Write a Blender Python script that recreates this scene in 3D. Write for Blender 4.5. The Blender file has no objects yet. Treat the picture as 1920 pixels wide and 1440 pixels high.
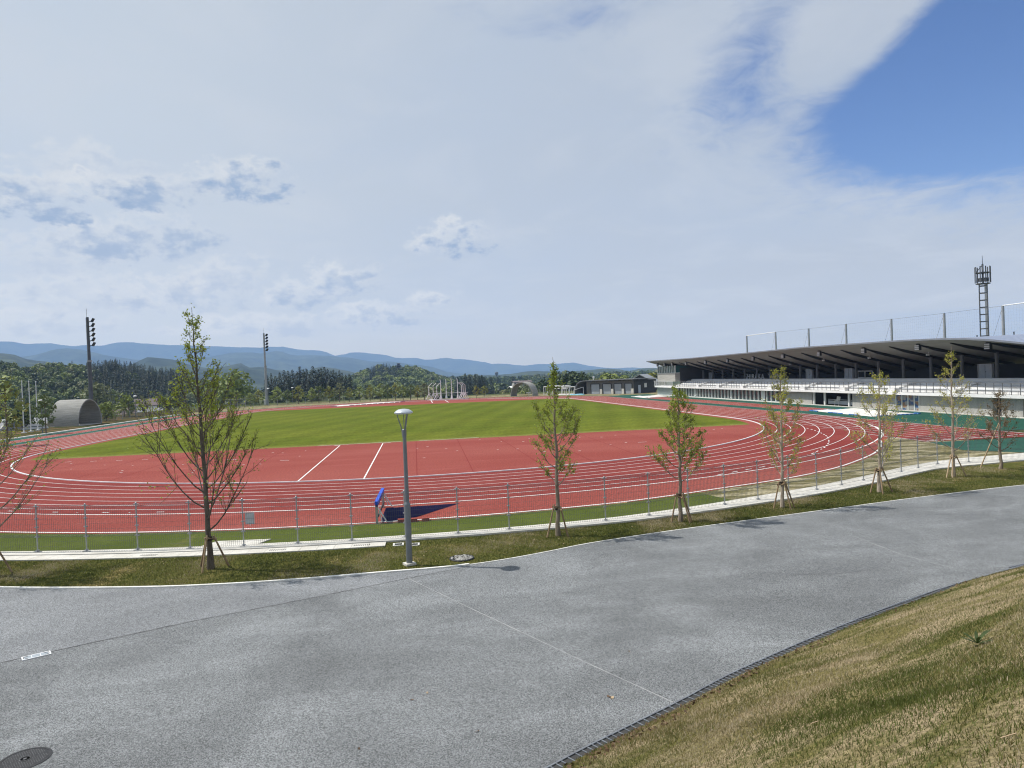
import bpy, math, random
import numpy as np
from mathutils import Vector, Matrix
from mathutils.geometry import tessellate_polygon

random.seed(7); rng = np.random.default_rng(7)
scene = bpy.context.scene
COL = scene.collection
R_ = math.radians
PI = math.pi

# ------------------------------------------------------------------ camera survey
# World frame: x = across the running track (towards the stand), y = along the track, z up; the
# origin is the centre of the near bend.  The camera stands on the grass bank behind that bend.
F, PITCH, ROLL = 1334.0, 0.0111, -0.0385
TH = -0.1322
CAM = np.array([0.58, -82.5, 6.03])
_lat = (math.cos(TH), -math.sin(TH)); _ax = (math.sin(TH), math.cos(TH))

def ray(x, y):
    u = (x - 960) / F; v = -(y - 720) / F
    c, s = math.cos(ROLL), math.sin(ROLL)
    u2 = c*u - s*v; v2 = s*u + c*v
    cp, sp = math.cos(PITCH), math.sin(PITCH)
    d = (u2, cp + sp*v2, -sp + cp*v2)
    return np.array([d[0]*_lat[0] + d[1]*_lat[1], d[0]*_ax[0] + d[1]*_ax[1], d[2]])
def gz(x, y, z=0.0):            # survey point on the level z
    d = ray(x, y); return CAM + d*((z - CAM[2])/d[2])
def gl(x, y, l):                # survey point on a plane parallel to the stand
    d = ray(x, y); return CAM + d*((l - CAM[0])/d[0])
def at(x, y, dist):             # survey point at a horizontal distance from the camera
    d = ray(x, y); return CAM + d*(dist/math.hypot(d[0], d[1]))

# ------------------------------------------------------------------ materials
def newmat(name):
    m = bpy.data.materials.new(name); m.use_nodes = True
    nt = m.node_tree; b = nt.nodes['Principled BSDF']
    return m, nt, b
def N(nt, typ, **kw):
    n = nt.nodes.new(typ)
    for k, v in kw.items(): setattr(n, k, v)
    return n
def rgba(c): return (c[0], c[1], c[2], 1)
def noise(nt, vec, scale, detail=4, rough=.55, dist=0):
    n = N(nt, 'ShaderNodeTexNoise'); n.inputs['Scale'].default_value = scale
    n.inputs['Detail'].default_value = detail; n.inputs['Roughness'].default_value = rough
    n.inputs['Distortion'].default_value = dist
    nt.links.new(vec, n.inputs['Vector']); return n.outputs['Fac']
def maprange(nt, fac, a, b, c=0., d=1.):
    n = N(nt, 'ShaderNodeMapRange'); n.interpolation_type = 'SMOOTHSTEP' if a < b else 'LINEAR'
    for k, v in zip((1, 2, 3, 4), (a, b, c, d)): n.inputs[k].default_value = v
    nt.links.new(fac, n.inputs[0]); return n.outputs[0]
def mixc(nt, fac, a, b, mode='MIX'):
    n = N(nt, 'ShaderNodeMix', data_type='RGBA', blend_type=mode)
    for s, v in ((n.inputs[0], fac), (n.inputs[6], a), (n.inputs[7], b)):
        if isinstance(v, (int, float)): s.default_value = v
        elif isinstance(v, (tuple, list)): s.default_value = rgba(v)
        else: nt.links.new(v, s)
    return n.outputs[2]
def math_(nt, op, a, b=None, c=None, clamp=False):
    n = N(nt, 'ShaderNodeMath', operation=op); n.use_clamp = clamp
    for i, v in enumerate((a, b, c)):
        if v is None: continue
        if isinstance(v, (int, float)): n.inputs[i].default_value = v
        else: nt.links.new(v, n.inputs[i])
    return n.outputs[0]
def coords(nt, stretch=None, rot=None):
    t = N(nt, 'ShaderNodeTexCoord').outputs['Object']
    if stretch or rot:
        mp = N(nt, 'ShaderNodeMapping')
        if stretch: mp.inputs['Scale'].default_value = stretch
        if rot: mp.inputs['Rotation'].default_value = (0, 0, rot)
        nt.links.new(t, mp.inputs['Vector']); t = mp.outputs[0]
    return t
def bump(nt, b, h, strength, dist=.02):
    n = N(nt, 'ShaderNodeBump'); n.inputs['Strength'].default_value = strength
    n.inputs['Distance'].default_value = dist
    nt.links.new(h, n.inputs['Height']); nt.links.new(n.outputs[0], b.inputs['Normal'])
def M(name, c1, c2=None, scale=1., lo=.35, hi=.65, rough=.8, fine=None, bmp=None, spec=.3, metal=0., stretch=None, detail=4, c3=None, s3=None, lo3=.55, hi3=.7):
    m, nt, b = newmat(name)
    b.inputs['Roughness'].default_value = rough; b.inputs['Metallic'].default_value = metal
    b.inputs['Specular IOR Level'].default_value = spec
    v = coords(nt, stretch)
    col = c1
    if c2 is not None: col = mixc(nt, maprange(nt, noise(nt, v, scale, detail), lo, hi), c1, c2)
    if c3 is not None: col = mixc(nt, maprange(nt, noise(nt, v, s3, 5), lo3, hi3), col, c3)
    if fine:
        fs, amt = fine
        g = maprange(nt, noise(nt, coords(nt), fs, 3, .6), .3, .7, 1-amt, 1+amt)
        gc = N(nt, 'ShaderNodeCombineXYZ')
        for i in range(3): nt.links.new(g, gc.inputs[i])
        col = mixc(nt, 1., col, gc.outputs[0], 'MULTIPLY')
    if isinstance(col, tuple): b.inputs['Base Color'].default_value = rgba(col)
    else: nt.links.new(col, b.inputs['Base Color'])
    if bmp: bump(nt, b, noise(nt, coords(nt), bmp[0], 4, .6), bmp[1], bmp[2] if len(bmp) > 2 else .02)
    return m
def leafmat(name, c1, c2, scale=1.2, trans=.45):
    m, nt, b = newmat(name)
    v = coords(nt); col = mixc(nt, maprange(nt, noise(nt, v, scale, 3), .35, .65), c1, c2)
    nt.links.new(col, b.inputs['Base Color']); b.inputs['Roughness'].default_value = .6
    b.inputs['Specular IOR Level'].default_value = .25
    if trans:
        tr = N(nt, 'ShaderNodeBsdfTranslucent'); nt.links.new(col, tr.inputs[0])
        mx = N(nt, 'ShaderNodeMixShader'); mx.inputs[0].default_value = trans
        nt.links.new(b.outputs[0], mx.inputs[1]); nt.links.new(tr.outputs[0], mx.inputs[2])
        nt.links.new(mx.outputs[0], nt.nodes['Material Output'].inputs[0])
    return m

MT = {}
MT['red'] = M('running_track_red', (.236, .056, .045), (.268, .075, .060), .10, fine=(9, .30), bmp=(60, .5, .01), rough=.85, spec=.04, c3=(.30, .090, .078), s3=.35, lo3=.54, hi3=.80, stretch=(.45, 1.6, 1))
MT['red_dark'] = M('lane_red', (.188, .036, .031), (.220, .048, .040), .15, fine=(9, .28), bmp=(60, .5, .01), rough=.85, spec=.04, c3=(.250, .070, .062), s3=.5, lo3=.55, hi3=.82, stretch=(.5, 1.5, 1))
MT['green'] = M('apron_green', (.022, .080, .058), (.030, .095, .072), .25, fine=(14, .22), rough=.85, spec=.04, c3=(.045, .11, .088), s3=.4, lo3=.55, hi3=.8)
MT['white'] = M('white_line_paint', (.80, .80, .78), (.70, .70, .68), 3, rough=.7)
MT['whitemetal'] = M('white_coated_metal', (.78, .79, .80), (.70, .71, .72), 4, rough=.45)
MT['kerbwhite'] = M('white_kerb', (.78, .77, .73), (.62, .61, .57), 2.5, rough=.8, fine=(30, .1))
MT['concrete'] = M('pale_concrete', (.62, .60, .55), (.52, .50, .45), 1.2, rough=.9, fine=(25, .12), c3=(.40, .38, .33), s3=.9, lo3=.62, hi3=.8)
MT['slot'] = M('dark_slot', (.05, .05, .05), rough=.9)
MT['galv'] = M('galvanised_steel', (.33, .35, .37), (.42, .43, .44), 6, rough=.45, metal=.55)
MT['wire'] = M('fence_wire', (.13, .14, .15), rough=.5, metal=.4)
MT['lamppole'] = M('grey_pole_paint', (.17, .185, .20), (.20, .215, .23), 3, rough=.4, metal=.3)
MT['lamphead'] = M('lamp_cap_silver', (.58, .62, .66), (.52, .56, .60), 4, rough=.35, metal=.35)
MT['lampglass'] = M('frosted_lens', (.75, .76, .76), rough=.3)
MT['castiron'] = M('cast_iron', (.030, .031, .033), (.055, .055, .058), 25, rough=.55, metal=.5, bmp=(40, .5, .01))
MT['ironhi'] = M('worn_iron', (.16, .16, .165), (.07, .07, .07), 20, rough=.5, metal=.5)
MT['steelgrate'] = M('drain_steel', (.26, .28, .30), (.18, .19, .21), 5, rough=.5, metal=.5)
MT['wood'] = M('stake_wood', (.33, .235, .14), (.22, .15, .09), 6, rough=.85, fine=(60, .2), stretch=(1, 1, .2))
MT['woodpale'] = M('pale_stake_wood', (.48, .36, .23), (.36, .26, .16), 6, rough=.85, fine=(60, .2))
MT['rope'] = M('palm_rope', (.05, .035, .025), rough=.95)
MT['bark_dark'] = M('dark_bark', (.075, .060, .046), (.135, .112, .088), 8, rough=.9, fine=(60, .3), bmp=(40, .6, .02), stretch=(1, 1, .3))
MT['bark_grey'] = M('grey_bark', (.26, .215, .165), (.17, .135, .10), 6, rough=.9, fine=(60, .25), bmp=(40, .5, .02), stretch=(1, 1, .3))
MT['bark_pale'] = M('pale_bark', (.40, .34, .27), (.27, .22, .17), 6, rough=.9, fine=(60, .25), bmp=(40, .5, .02), stretch=(1, 1, .3))
MT['leaf_green'] = leafmat('spring_leaf_green', (.20, .255, .036), (.31, .36, .058))
MT['leaf_olive'] = leafmat('spring_leaf_olive', (.28, .29, .046), (.39, .395, .07))
MT['leaf_yellow'] = leafmat('spring_leaf_yellow', (.36, .37, .06), (.48, .46, .095))
MT['leaf_brown'] = leafmat('bronze_leaf', (.130, .090, .040), (.185, .140, .052))
MT['bg1'] = leafmat('broadleaf_mid', (.095, .130, .040), (.150, .190, .055), .25, .15)
MT['bg2'] = leafmat('broadleaf_light', (.19, .235, .06), (.255, .295, .08), .25, .15)
MT['bg3'] = leafmat('broadleaf_dark', (.045, .070, .026), (.075, .105, .034), .25, .1)
MT['bg4'] = leafmat('broadleaf_yellow', (.205, .215, .045), (.27, .265, .06), .25, .15)
MT['bg5'] = leafmat('broadleaf_grey', (.155, .175, .085), (.21, .22, .11), .25, .15)
MT['con1'] = leafmat('conifer_dark', (.018, .032, .020), (.034, .052, .028), .25, 0)
MT['con2'] = leafmat('conifer_mid', (.020, .036, .018), (.034, .052, .024), .25, 0)
MT['bgtrunk'] = M('far_trunk', (.10, .085, .07), (.15, .13, .11), 2, rough=.9)
MT['roofmetal'] = None
MT['soffit'] = M('dark_soffit', (.265, .265, .243), (.23, .23, .212), .3, rough=.6, stretch=(8, .5, 1), spec=.2)
MT['fascia'] = M('fascia_blue_grey', (.20, .22, .26), (.17, .19, .225), 1, rough=.5)
MT['rib'] = M('rib_black_steel', (.022, .023, .025), rough=.5)
MT['column'] = M('column_grey', (.15, .155, .165), (.13, .135, .14), 2, rough=.6)
MT['stand_white'] = M('white_terrace', (.78, .78, .77), (.70, .70, .69), .8, rough=.7)
MT['stand_grey'] = M('bench_grey', (.60, .62, .65), rough=.6)
MT['boardconc'] = M('board_marked_concrete', (.40, .39, .36), (.33, .325, .30), 1.4, rough=.9, fine=(12, .12), stretch=(1, 3.5, .25))
MT['boardconc_h'] = M('layered_concrete', (.40, .395, .36), (.31, .305, .28), 1.6, rough=.9, fine=(12, .12), stretch=(.3, .3, 9))
MT['storewall'] = M('store_board_concrete', (.17, .168, .16), (.13, .128, .122), 1.4, rough=.9, fine=(12, .12), stretch=(3.5, 3.5, .25))
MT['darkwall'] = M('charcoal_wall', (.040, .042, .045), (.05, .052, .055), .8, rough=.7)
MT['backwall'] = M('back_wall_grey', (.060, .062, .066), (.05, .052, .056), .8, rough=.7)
MT['door'] = M('steel_door_grey', (.52, .56, .62), (.46, .50, .56), 1.5, rough=.5)
MT['fin'] = M('glazing_fin', (.74, .78, .76), (.66, .70, .68), 2, rough=.5)
MT['blue'] = M('blue_paint', (.010, .075, .52), (.015, .09, .58), 3, rough=.45)
MT['bluedark'] = M('pit_blue_rubber', (.030, .048, .165), (.042, .062, .20), 2, rough=.6, fine=(20, .2))
MT['bluetarp'] = M('blue_tarp', (.05, .16, .48), (.08, .22, .55), 2, rough=.5)
MT['cyantarp'] = M('cyan_sheet', (.18, .50, .66), (.30, .60, .72), 2, rough=.5)
MT['tarp'] = M('pale_tarp', (.72, .70, .66), (.58, .56, .52), .5, rough=.7, bmp=(1.5, .8, .2))
MT['net'] = M('dark_green_net', (.012, .035, .025), rough=.8)
MT['rooftile'] = M('brown_roof_tile', (.20, .155, .145), (.15, .115, .11), 1.5, rough=.8, stretch=(1, 1, 5))
MT['plaster'] = M('white_plaster', (.74, .73, .70), (.64, .63, .60), 1, rough=.85)
MT['mast'] = M('mast_dark_grey', (.085, .09, .10), (.11, .115, .125), 1, rough=.55, metal=.3)
MT['mastpale'] = M('mast_pale_grey', (.36, .37, .38), (.30, .31, .32), 1, rough=.5, metal=.3)
MT['poster'] = None
MT['soil'] = M('bare_soil', (.30, .20, .11), (.22, .15, .085), .6, rough=.95, fine=(9, .25))
MT['shutter'] = M('shutter_grey', (.34, .37, .41), (.29, .32, .36), 2, rough=.55, stretch=(1, 1, 12))
MT['sign'] = M('notice_panel', (.58, .61, .64), (.50, .53, .56), 4, rough=.5)
MT['stone'] = M('cobble_stone', (.40, .39, .36), (.24, .235, .22), 9, rough=.85)
MT['deadleaf'] = M('dry_leaf', (.17, .105, .06), (.085, .055, .035), 20, rough=.9)
MT['weed'] = leafmat('weed_leaf', (.035, .055, .016), (.055, .085, .022), 6, .2)
MT['lens'] = M('lamp_lens', (.62, .64, .66), rough=.25, spec=.6)

def glassmat(name, col, rough=.06):
    m, nt, b = newmat(name)
    b.inputs['Base Color'].default_value = rgba(col); b.inputs['Roughness'].default_value = rough
    b.inputs['Specular IOR Level'].default_value = .9
    return m
MT['glass'] = glassmat('dark_glazing', (.030, .045, .048))
MT['glassteal'] = glassmat('teal_glazing', (.030, .110, .105), .1)
def railglass():
    m, nt, b = newmat('frosted_panel'); b.inputs['Base Color'].default_value = (.6, .62, .62, 1); b.inputs['Roughness'].default_value = .4
    return m

def roofmat():
    m, nt, b = newmat('standing_seam_roof')
    v = coords(nt); sep = N(nt, 'ShaderNodeSeparateXYZ'); nt.links.new(v, sep.inputs[0])
    fr = math_(nt, 'FRACT', math_(nt, 'MULTIPLY', sep.outputs[1], 1.6))
    ln = maprange(nt, math_(nt, 'ABSOLUTE', math_(nt, 'SUBTRACT', fr, .5)), .05, .16)
    col = mixc(nt, ln, (.14, .16, .22), (.40, .43, .50))
    nt.links.new(col, b.inputs['Base Color']); b.inputs['Roughness'].default_value = .35; b.inputs['Metallic'].default_value = .4
    return m
MT['roofmetal'] = roofmat()
def postermat():
    m, nt, b = newmat('poster_wall')
    v = coords(nt, (.1, 1.1, 1.6)); vo = N(nt, 'ShaderNodeTexVoronoi', distance='CHEBYCHEV'); vo.inputs['Scale'].default_value = 1.6
    nt.links.new(v, vo.inputs['Vector'])
    sp = N(nt, 'ShaderNodeSeparateColor'); nt.links.new(vo.outputs['Color'], sp.inputs[0])
    c = mixc(nt, maprange(nt, sp.outputs[0], .45, .55), (.03, .085, .20), (.22, .13, .07))
    c = mixc(nt, maprange(nt, sp.outputs[1], .5, .6), c, (.26, .265, .26))
    nt.links.new(c, b.inputs['Base Color']); b.inputs['Roughness'].default_value = .4
    return m
MT['poster'] = postermat()

def asphalt(name, base, vary, contrast):
    m, nt, b = newmat(name); v = coords(nt)
    big = noise(nt, v, .22, 5, .6, .8)
    str_ = noise(nt, coords(nt, (.28, .9, 1), .5), .9, 4, .6, .5)
    sp1 = noise(nt, v, 55, 2, .7); sp2 = noise(nt, v, 120, 2, .7)
    vo = N(nt, 'ShaderNodeTexVoronoi'); vo.inputs['Scale'].default_value = 75; nt.links.new(v, vo.inputs['Vector'])
    sv = N(nt, 'ShaderNodeSeparateColor'); nt.links.new(vo.outputs['Color'], sv.inputs[0])
    t = math_(nt, 'ADD', math_(nt, 'MULTIPLY', sp1, .8), math_(nt, 'MULTIPLY', sp2, .7))
    t = math_(nt, 'ADD', t, math_(nt, 'MULTIPLY', sv.outputs[0], .75))
    k = maprange(nt, t, .72, 1.55, 1-contrast, 1+contrast)
    k2 = maprange(nt, big, .32, .68, 1-vary, 1+vary); k3 = maprange(nt, str_, .40, .72, 1-vary*.35, 1+vary*.8)
    k = math_(nt, 'MULTIPLY', math_(nt, 'MULTIPLY', k, k2), k3)
    cx = N(nt, 'ShaderNodeCombineXYZ')
    for i, c in enumerate(base): nt.links.new(math_(nt, 'MULTIPLY', k, c), cx.inputs[i])
    nt.links.new(cx.outputs[0], b.inputs['Base Color'])
    b.inputs['Roughness'].default_value = .9; b.inputs['Specular IOR Level'].default_value = .25
    bump(nt, b, t, .7, .012)
    return m
MT['jointdark'] = M('joint_dark', (.11, .113, .117), (.24, .245, .25), 2.5, rough=.9)
MT['jointpale'] = M('joint_pale', (.44, .44, .435), (.28, .285, .29), 1.5, rough=.9)
MT['asphalt'] = asphalt('porous_asphalt', (.192, .201, .206), .18, .70)
MT['asphalt_far'] = asphalt('porous_asphalt_newer', (.220, .229, .238), .12, .64)

def grassmat(name, g1, g2, dry, dryscale, dlo, dhi, fs, famt, stretch=None, speck=None, rot=None):
    m, nt, b = newmat(name); v = coords(nt); vs = coords(nt, stretch, rot)
    c = mixc(nt, maprange(nt, noise(nt, v, .35, 5, .6), .35, .65), g1, g2)
    c = mixc(nt, maprange(nt, noise(nt, vs, dryscale, 6, .65, .6), dlo, dhi), c, dry)
    g = maprange(nt, noise(nt, coords(nt, (1, 1, 1)), fs, 4, .7), .3, .7, 1-famt, 1+famt)
    cx = N(nt, 'ShaderNodeCombineXYZ')
    for i in range(3): nt.links.new(g, cx.inputs[i])
    c = mixc(nt, 1., c, cx.outputs[0], 'MULTIPLY')
    if speck:
        c = mixc(nt, maprange(nt, noise(nt, v, 16, 2, .5), .70, .78), c, speck)
    nt.links.new(c, b.inputs['Base Color']); b.inputs['Roughness'].default_value = .95; b.inputs['Specular IOR Level'].default_value = .03
    bump(nt, b, noise(nt, v, fs, 4, .7), .9, .05)
    return m
MT['lawn'] = grassmat('lawn_strip', (0.0774, 0.08256, 0.02064), (0.1032, 0.1015, 0.02924), (0.2236, 0.1763, 0.0731), .55, .52, .74, 14, .45, speck=(0.2838, 0.2494, 0.1548))
MT['verge'] = grassmat('green_verge', (0.076, 0.1, 0.02), (0.096, 0.12, 0.0256), (0.16, 0.152, 0.056), .6, .56, .78, 14, .35)
MT['tan'] = grassmat('dry_verge', (0.1075, 0.1015, 0.04128), (0.1634, 0.1419, 0.0645), (0.3612, 0.3182, 0.2064), .8, .46, .60, 8, .35, stretch=(.5, 1.6, 1))
MT['slope'] = grassmat('bank_turf', (0.1118, 0.1075, 0.0344), (0.172, 0.1462, 0.0602), (0.2924, 0.2322, 0.1419), .8, .40, .62, 22, .5, stretch=(.5, 1.5, 1), rot=-.5)
MT['farverge'] = grassmat('rough_verge', (0.04, 0.0464, 0.016), (0.064, 0.064, 0.0224), (0.16, 0.1, 0.052), .35, .48, .62, 6, .35)
MT['field'] = grassmat('distant_fields', (.060, .085, .026), (.085, .10, .035), (.15, .14, .07), .02, .5, .7, .25, .3)

def turfmat():
    m, nt, b = newmat('infield_turf'); v = coords(nt)
    c = mixc(nt, maprange(nt, noise(nt, v, .06, 5, .6), .35, .65), (.090, .116, .012), (.118, .138, .017))
    # mowing swathes: faint parallel stripes in two directions
    for ang, sc, amt in ((0.25, .20, .085), (1.15, .26, .055)):
        sep = N(nt, 'ShaderNodeSeparateXYZ'); nt.links.new(coords(nt, None, ang), sep.inputs[0])
        wob = math_(nt, 'MULTIPLY', noise(nt, v, .05, 2), 3.)
        w = math_(nt, 'SINE', math_(nt, 'MULTIPLY', math_(nt, 'ADD', sep.outputs[0], wob), sc*6.28))
        k = math_(nt, 'MULTIPLY_ADD', w, amt, 1.)
        cx = N(nt, 'ShaderNodeCombineXYZ')
        for i in range(3): nt.links.new(k, cx.inputs[i])
        c = mixc(nt, 1., c, cx.outputs[0], 'MULTIPLY')
    c = mixc(nt, maprange(nt, noise(nt, coords(nt, (1.6, .35, 1), .35), .5, 5, .65), .60, .80, 0, .65), c, (.175, .178, .045))
    sep = N(nt, 'ShaderNodeSeparateXYZ'); nt.links.new(v, sep.inputs[0])
    e = math_(nt, 'ADD', sep.outputs[1], math_(nt, 'MULTIPLY', noise(nt, v, .5, 4), 3.))
    c = mixc(nt, maprange(nt, math_(nt, 'MULTIPLY', e, -1), 7.6, 10.4, 0, .7), c, (.205, .195, .062))   # worn, drier edge by the red surface
    g = maprange(nt, noise(nt, v, 2.2, 8, .75), .3, .7, .66, 1.32); cx = N(nt, 'ShaderNodeCombineXYZ')
    for i in range(3): nt.links.new(g, cx.inputs[i])
    c = mixc(nt, 1., c, cx.outputs[0], 'MULTIPLY')
    nt.links.new(c, b.inputs['Base Color']); b.inputs['Roughness'].default_value = .95; b.inputs['Specular IOR Level'].default_value = .03
    bump(nt, b, noise(nt, v, 7, 4, .7), .8, .05)
    return m
MT['turf'] = turfmat()
MT['mount'] = M('wooded_mountain', (.030, .042, .026), (.060, .072, .038), .004, fine=(.02, .35), rough=.95, spec=.05)
MT['hillfloor'] = M('woodland_floor', (.035, .045, .020), (.055, .065, .026), .05, rough=.95, spec=.05)

# ------------------------------------------------------------------ mesh helpers
WL = {}
def link(o, parent=None):
    COL.objects.link(o)
    if parent is not None: o.parent = parent
def meshobj(name, verts, faces, mats, parent=None, mi=None, smooth=False):
    off = WL.get(parent.name, (0, 0, 0)) if parent is not None else (0, 0, 0)
    me = bpy.data.meshes.new(name)
    V = np.asarray(verts, dtype=np.float64).reshape(-1, 3) - np.array(off)
    if isinstance(faces, np.ndarray):
        n, k = faces.shape
        me.vertices.add(len(V)); me.vertices.foreach_set('co', V.astype(np.float32).ravel())
        me.loops.add(n*k); me.loops.foreach_set('vertex_index', faces.astype(np.int32).ravel())
        me.polygons.add(n); me.polygons.foreach_set('loop_start', np.arange(0, n*k, k, dtype=np.int32))
        me.polygons.foreach_set('loop_total', np.full(n, k, dtype=np.int32))
        me.update(calc_edges=True)
    else:
        me.from_pydata(V.tolist(), [], faces)
    for m in (mats if isinstance(mats, (list, tuple)) else [mats]): me.materials.append(MT[m] if isinstance(m, str) else m)
    if mi is not None: me.polygons.foreach_set('material_index', np.asarray(mi, dtype=np.int32))
    if smooth: me.polygons.foreach_set('use_smooth', np.ones(len(me.polygons), dtype=bool))
    me.update()
    o = bpy.data.objects.new(name, me); link(o, parent)
    WL[o.name] = off
    return o

class MB:
    def __init__(s): s.v = []; s.f = []; s.m = []; s.cur = 0
    def mat(s, i): s.cur = i; return s
    def add(s, vs, fs):
        n = len(s.v); s.v.extend([tuple(p) for p in vs]); s.f.extend([tuple(i+n for i in f) for f in fs]); s.m.extend([s.cur]*len(fs)); return s
    def box(s, c, size, rz=0):
        x, y, z = [d/2 for d in size]; ca, sa = math.cos(rz), math.sin(rz)
        vs = [(c[0]+ca*i*x-sa*j*y, c[1]+sa*i*x+ca*j*y, c[2]+k*z) for k in (-1, 1) for (i, j) in ((-1, -1), (1, -1), (1, 1), (-1, 1))]
        return s.add(vs, [(3, 2, 1, 0), (4, 5, 6, 7), (0, 1, 5, 4), (1, 2, 6, 5), (2, 3, 7, 6), (3, 0, 4, 7)])
    def beam(s, p0, p1, w, h, up=(0, 0, 1)):
        p0 = Vector(p0); p1 = Vector(p1); d = (p1-p0).normalized(); u = Vector(up)
        if abs(d.dot(u)) > .97: u = Vector((1, 0, 0))
        sx = d.cross(u).normalized()*w/2; sy = sx.cross(d).normalized()*h/2
        vs = [p+a*sx+b*sy for p in (p0, p1) for (a, b) in ((-1, -1), (1, -1), (1, 1), (-1, 1))]
        return s.add(vs, [(3, 2, 1, 0), (4, 5, 6, 7), (0, 1, 5, 4), (1, 2, 6, 5), (2, 3, 7, 6), (3, 0, 4, 7)])
    def tube(s, pts, rad, n=6, cap=True):
        pts = [Vector(p) for p in pts]; k = len(pts)
        if not hasattr(rad, '__len__'): rad = [rad]*k
        vs = []; ref = Vector((0.31, 0.17, 1)) if abs((pts[-1]-pts[0]).normalized().z) < .9 else Vector((1, .1, 0))
        for i in range(k):
            d = (pts[min(i+1, k-1)]-pts[max(i-1, 0)]).normalized(); a = d.cross(ref).normalized(); b = a.cross(d)
            for j in range(n):
                t = 2*PI*j/n; vs.append(pts[i]+rad[i]*(math.cos(t)*a+math.sin(t)*b))
        fs = [(i*n+j, i*n+(j+1) % n, (i+1)*n+(j+1) % n, (i+1)*n+j) for i in range(k-1) for j in range(n)]
        if cap: fs += [tuple(range(n-1, -1, -1)), tuple((k-1)*n+j for j in range(n))]
        return s.add(vs, fs)
    def lathe(s, prof, c=(0, 0, 0), n=24):
        vs = []; k = len(prof)
        for r, z in prof:
            for j in range(n): t = 2*PI*j/n; vs.append((c[0]+r*math.cos(t), c[1]+r*math.sin(t), c[2]+z))
        fs = [(i*n+j, i*n+(j+1) % n, (i+1)*n+(j+1) % n, (i+1)*n+j) for i in range(k-1) for j in range(n)]
        fs += [tuple(range(n-1, -1, -1)), tuple((k-1)*n+j for j in range(n))]
        return s.add(vs, fs)
    def strip(s, A, B, z=None):
        n = len(A); f = (lambda p: (p[0], p[1], z)) if z is not None else (lambda p: p)
        return s.add([f(p) for p in A]+[f(p) for p in B], [(i, i+1, n+i+1, n+i) for i in range(n-1)])
    def slab(s, A, B, z0, z1):     # closed strip with thickness between two polylines
        n = len(A); g = lambda P, z: [(p[0], p[1], z) for p in P]
        vs = g(A, z1)+g(B, z1)+g(A, z0)+g(B, z0); fs = []
        for i in range(n-1):
            fs += [(i, i+1, n+i+1, n+i), (i+1, i, 2*n+i, 2*n+i+1), (n+i, n+i+1, 3*n+i+1, 3*n+i)]
        fs += [(0, n, 3*n, 2*n), (n-1, 2*n+n-1, 3*n+n-1, n+n-1)]
        return s.add(vs, fs)
    def poly(s, P, z):
        P = [Vector((p[0], p[1], z)) for p in P]
        return s.add(P, [tuple(t) for t in tessellate_polygon([P])])
    def prism(s, P, z0, z1):
        n = len(P); lo = [Vector((p[0], p[1], z0)) for p in P]; hi = [Vector((p[0], p[1], z1)) for p in P]
        t = tessellate_polygon([hi])
        return s.add(lo+hi, [(i, (i+1) % n, n+(i+1) % n, n+i) for i in range(n)]+[tuple(n+i for i in q) for q in t]+[tuple(q) for q in t])
    def build(s, name, mats, parent=None, smooth=False, fix=True):
        o = meshobj(name, s.v, s.f, mats, parent, s.m if isinstance(mats, (list, tuple)) and len(mats) > 1 else None, smooth)
        if fix:
            import bmesh
            bm = bmesh.new(); bm.from_mesh(o.data); bmesh.ops.recalc_face_normals(bm, faces=bm.faces); bm.to_mesh(o.data); bm.free()
        return o
def up(o):      # flat sheets: make every face look upwards
    import bmesh
    bm = bmesh.new(); bm.from_mesh(o.data)
    for f in bm.faces:
        f.normal_update()
        if f.normal.z < 0: f.normal_flip()
    bm.to_mesh(o.data); bm.free(); return o

def tag(o, label, cat=None, group=None, kind=None):
    o['label'] = label
    if cat: o['category'] = cat
    if group: o['group'] = group
    if kind: o['kind'] = kind
    return o
def thing(name, label, cat, loc=(0, 0, 0), group=None, rz=0):
    o = bpy.data.objects.new(name, None); o.empty_display_size = .3; link(o)
    o.location = loc; o.rotation_euler = (0, 0, rz); WL[o.name] = tuple(loc)
    return tag(o, label, cat, group)
def struct(o, label=None, cat=None):
    o['kind'] = 'structure'
    if label: o['label'] = label
    if cat: o['category'] = cat
    return o
def kids(o): return [c for c in bpy.data.objects if c.parent == o]
def dup(root, loc, rz=0, label=None, scale=None, group=None):
    r = root.copy(); COL.objects.link(r); r.location = loc; r.rotation_euler = (0, 0, rz)
    if scale is not None: r.scale = scale if hasattr(scale, '__len__') else (scale,)*3
    if label: r['label'] = label
    if group: r['group'] = group
    for ch in root.children:
        c = ch.copy(); COL.objects.link(c); c.parent = r
        for g in ch.children:
            d = g.copy(); COL.objects.link(d); d.parent = c
    return r
def interp(tab, t):
    xs = [p[0] for p in tab]; ys = [p[1] for p in tab]; return float(np.interp(t, xs, ys))
def pol(r, deg): return (r*math.cos(R_(deg)), r*math.sin(R_(deg)))
ORD = ['first', 'second', 'third', 'fourth', 'fifth', 'sixth', 'seventh', 'eighth', 'ninth', 'tenth', 'eleventh', 'twelfth', 'thirteenth', 'fourteenth', 'fifteenth',
       'sixteenth', 'seventeenth', 'eighteenth', 'nineteenth', 'twentieth', 'twenty-first', 'twenty-second', 'twenty-third', 'twenty-fourth', 'twenty-fifth', 'twenty-sixth',
       'twenty-seventh', 'twenty-eighth', 'twenty-ninth', 'thirtieth', 'thirty-first', 'thirty-second', 'thirty-third', 'thirty-fourth']

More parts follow.
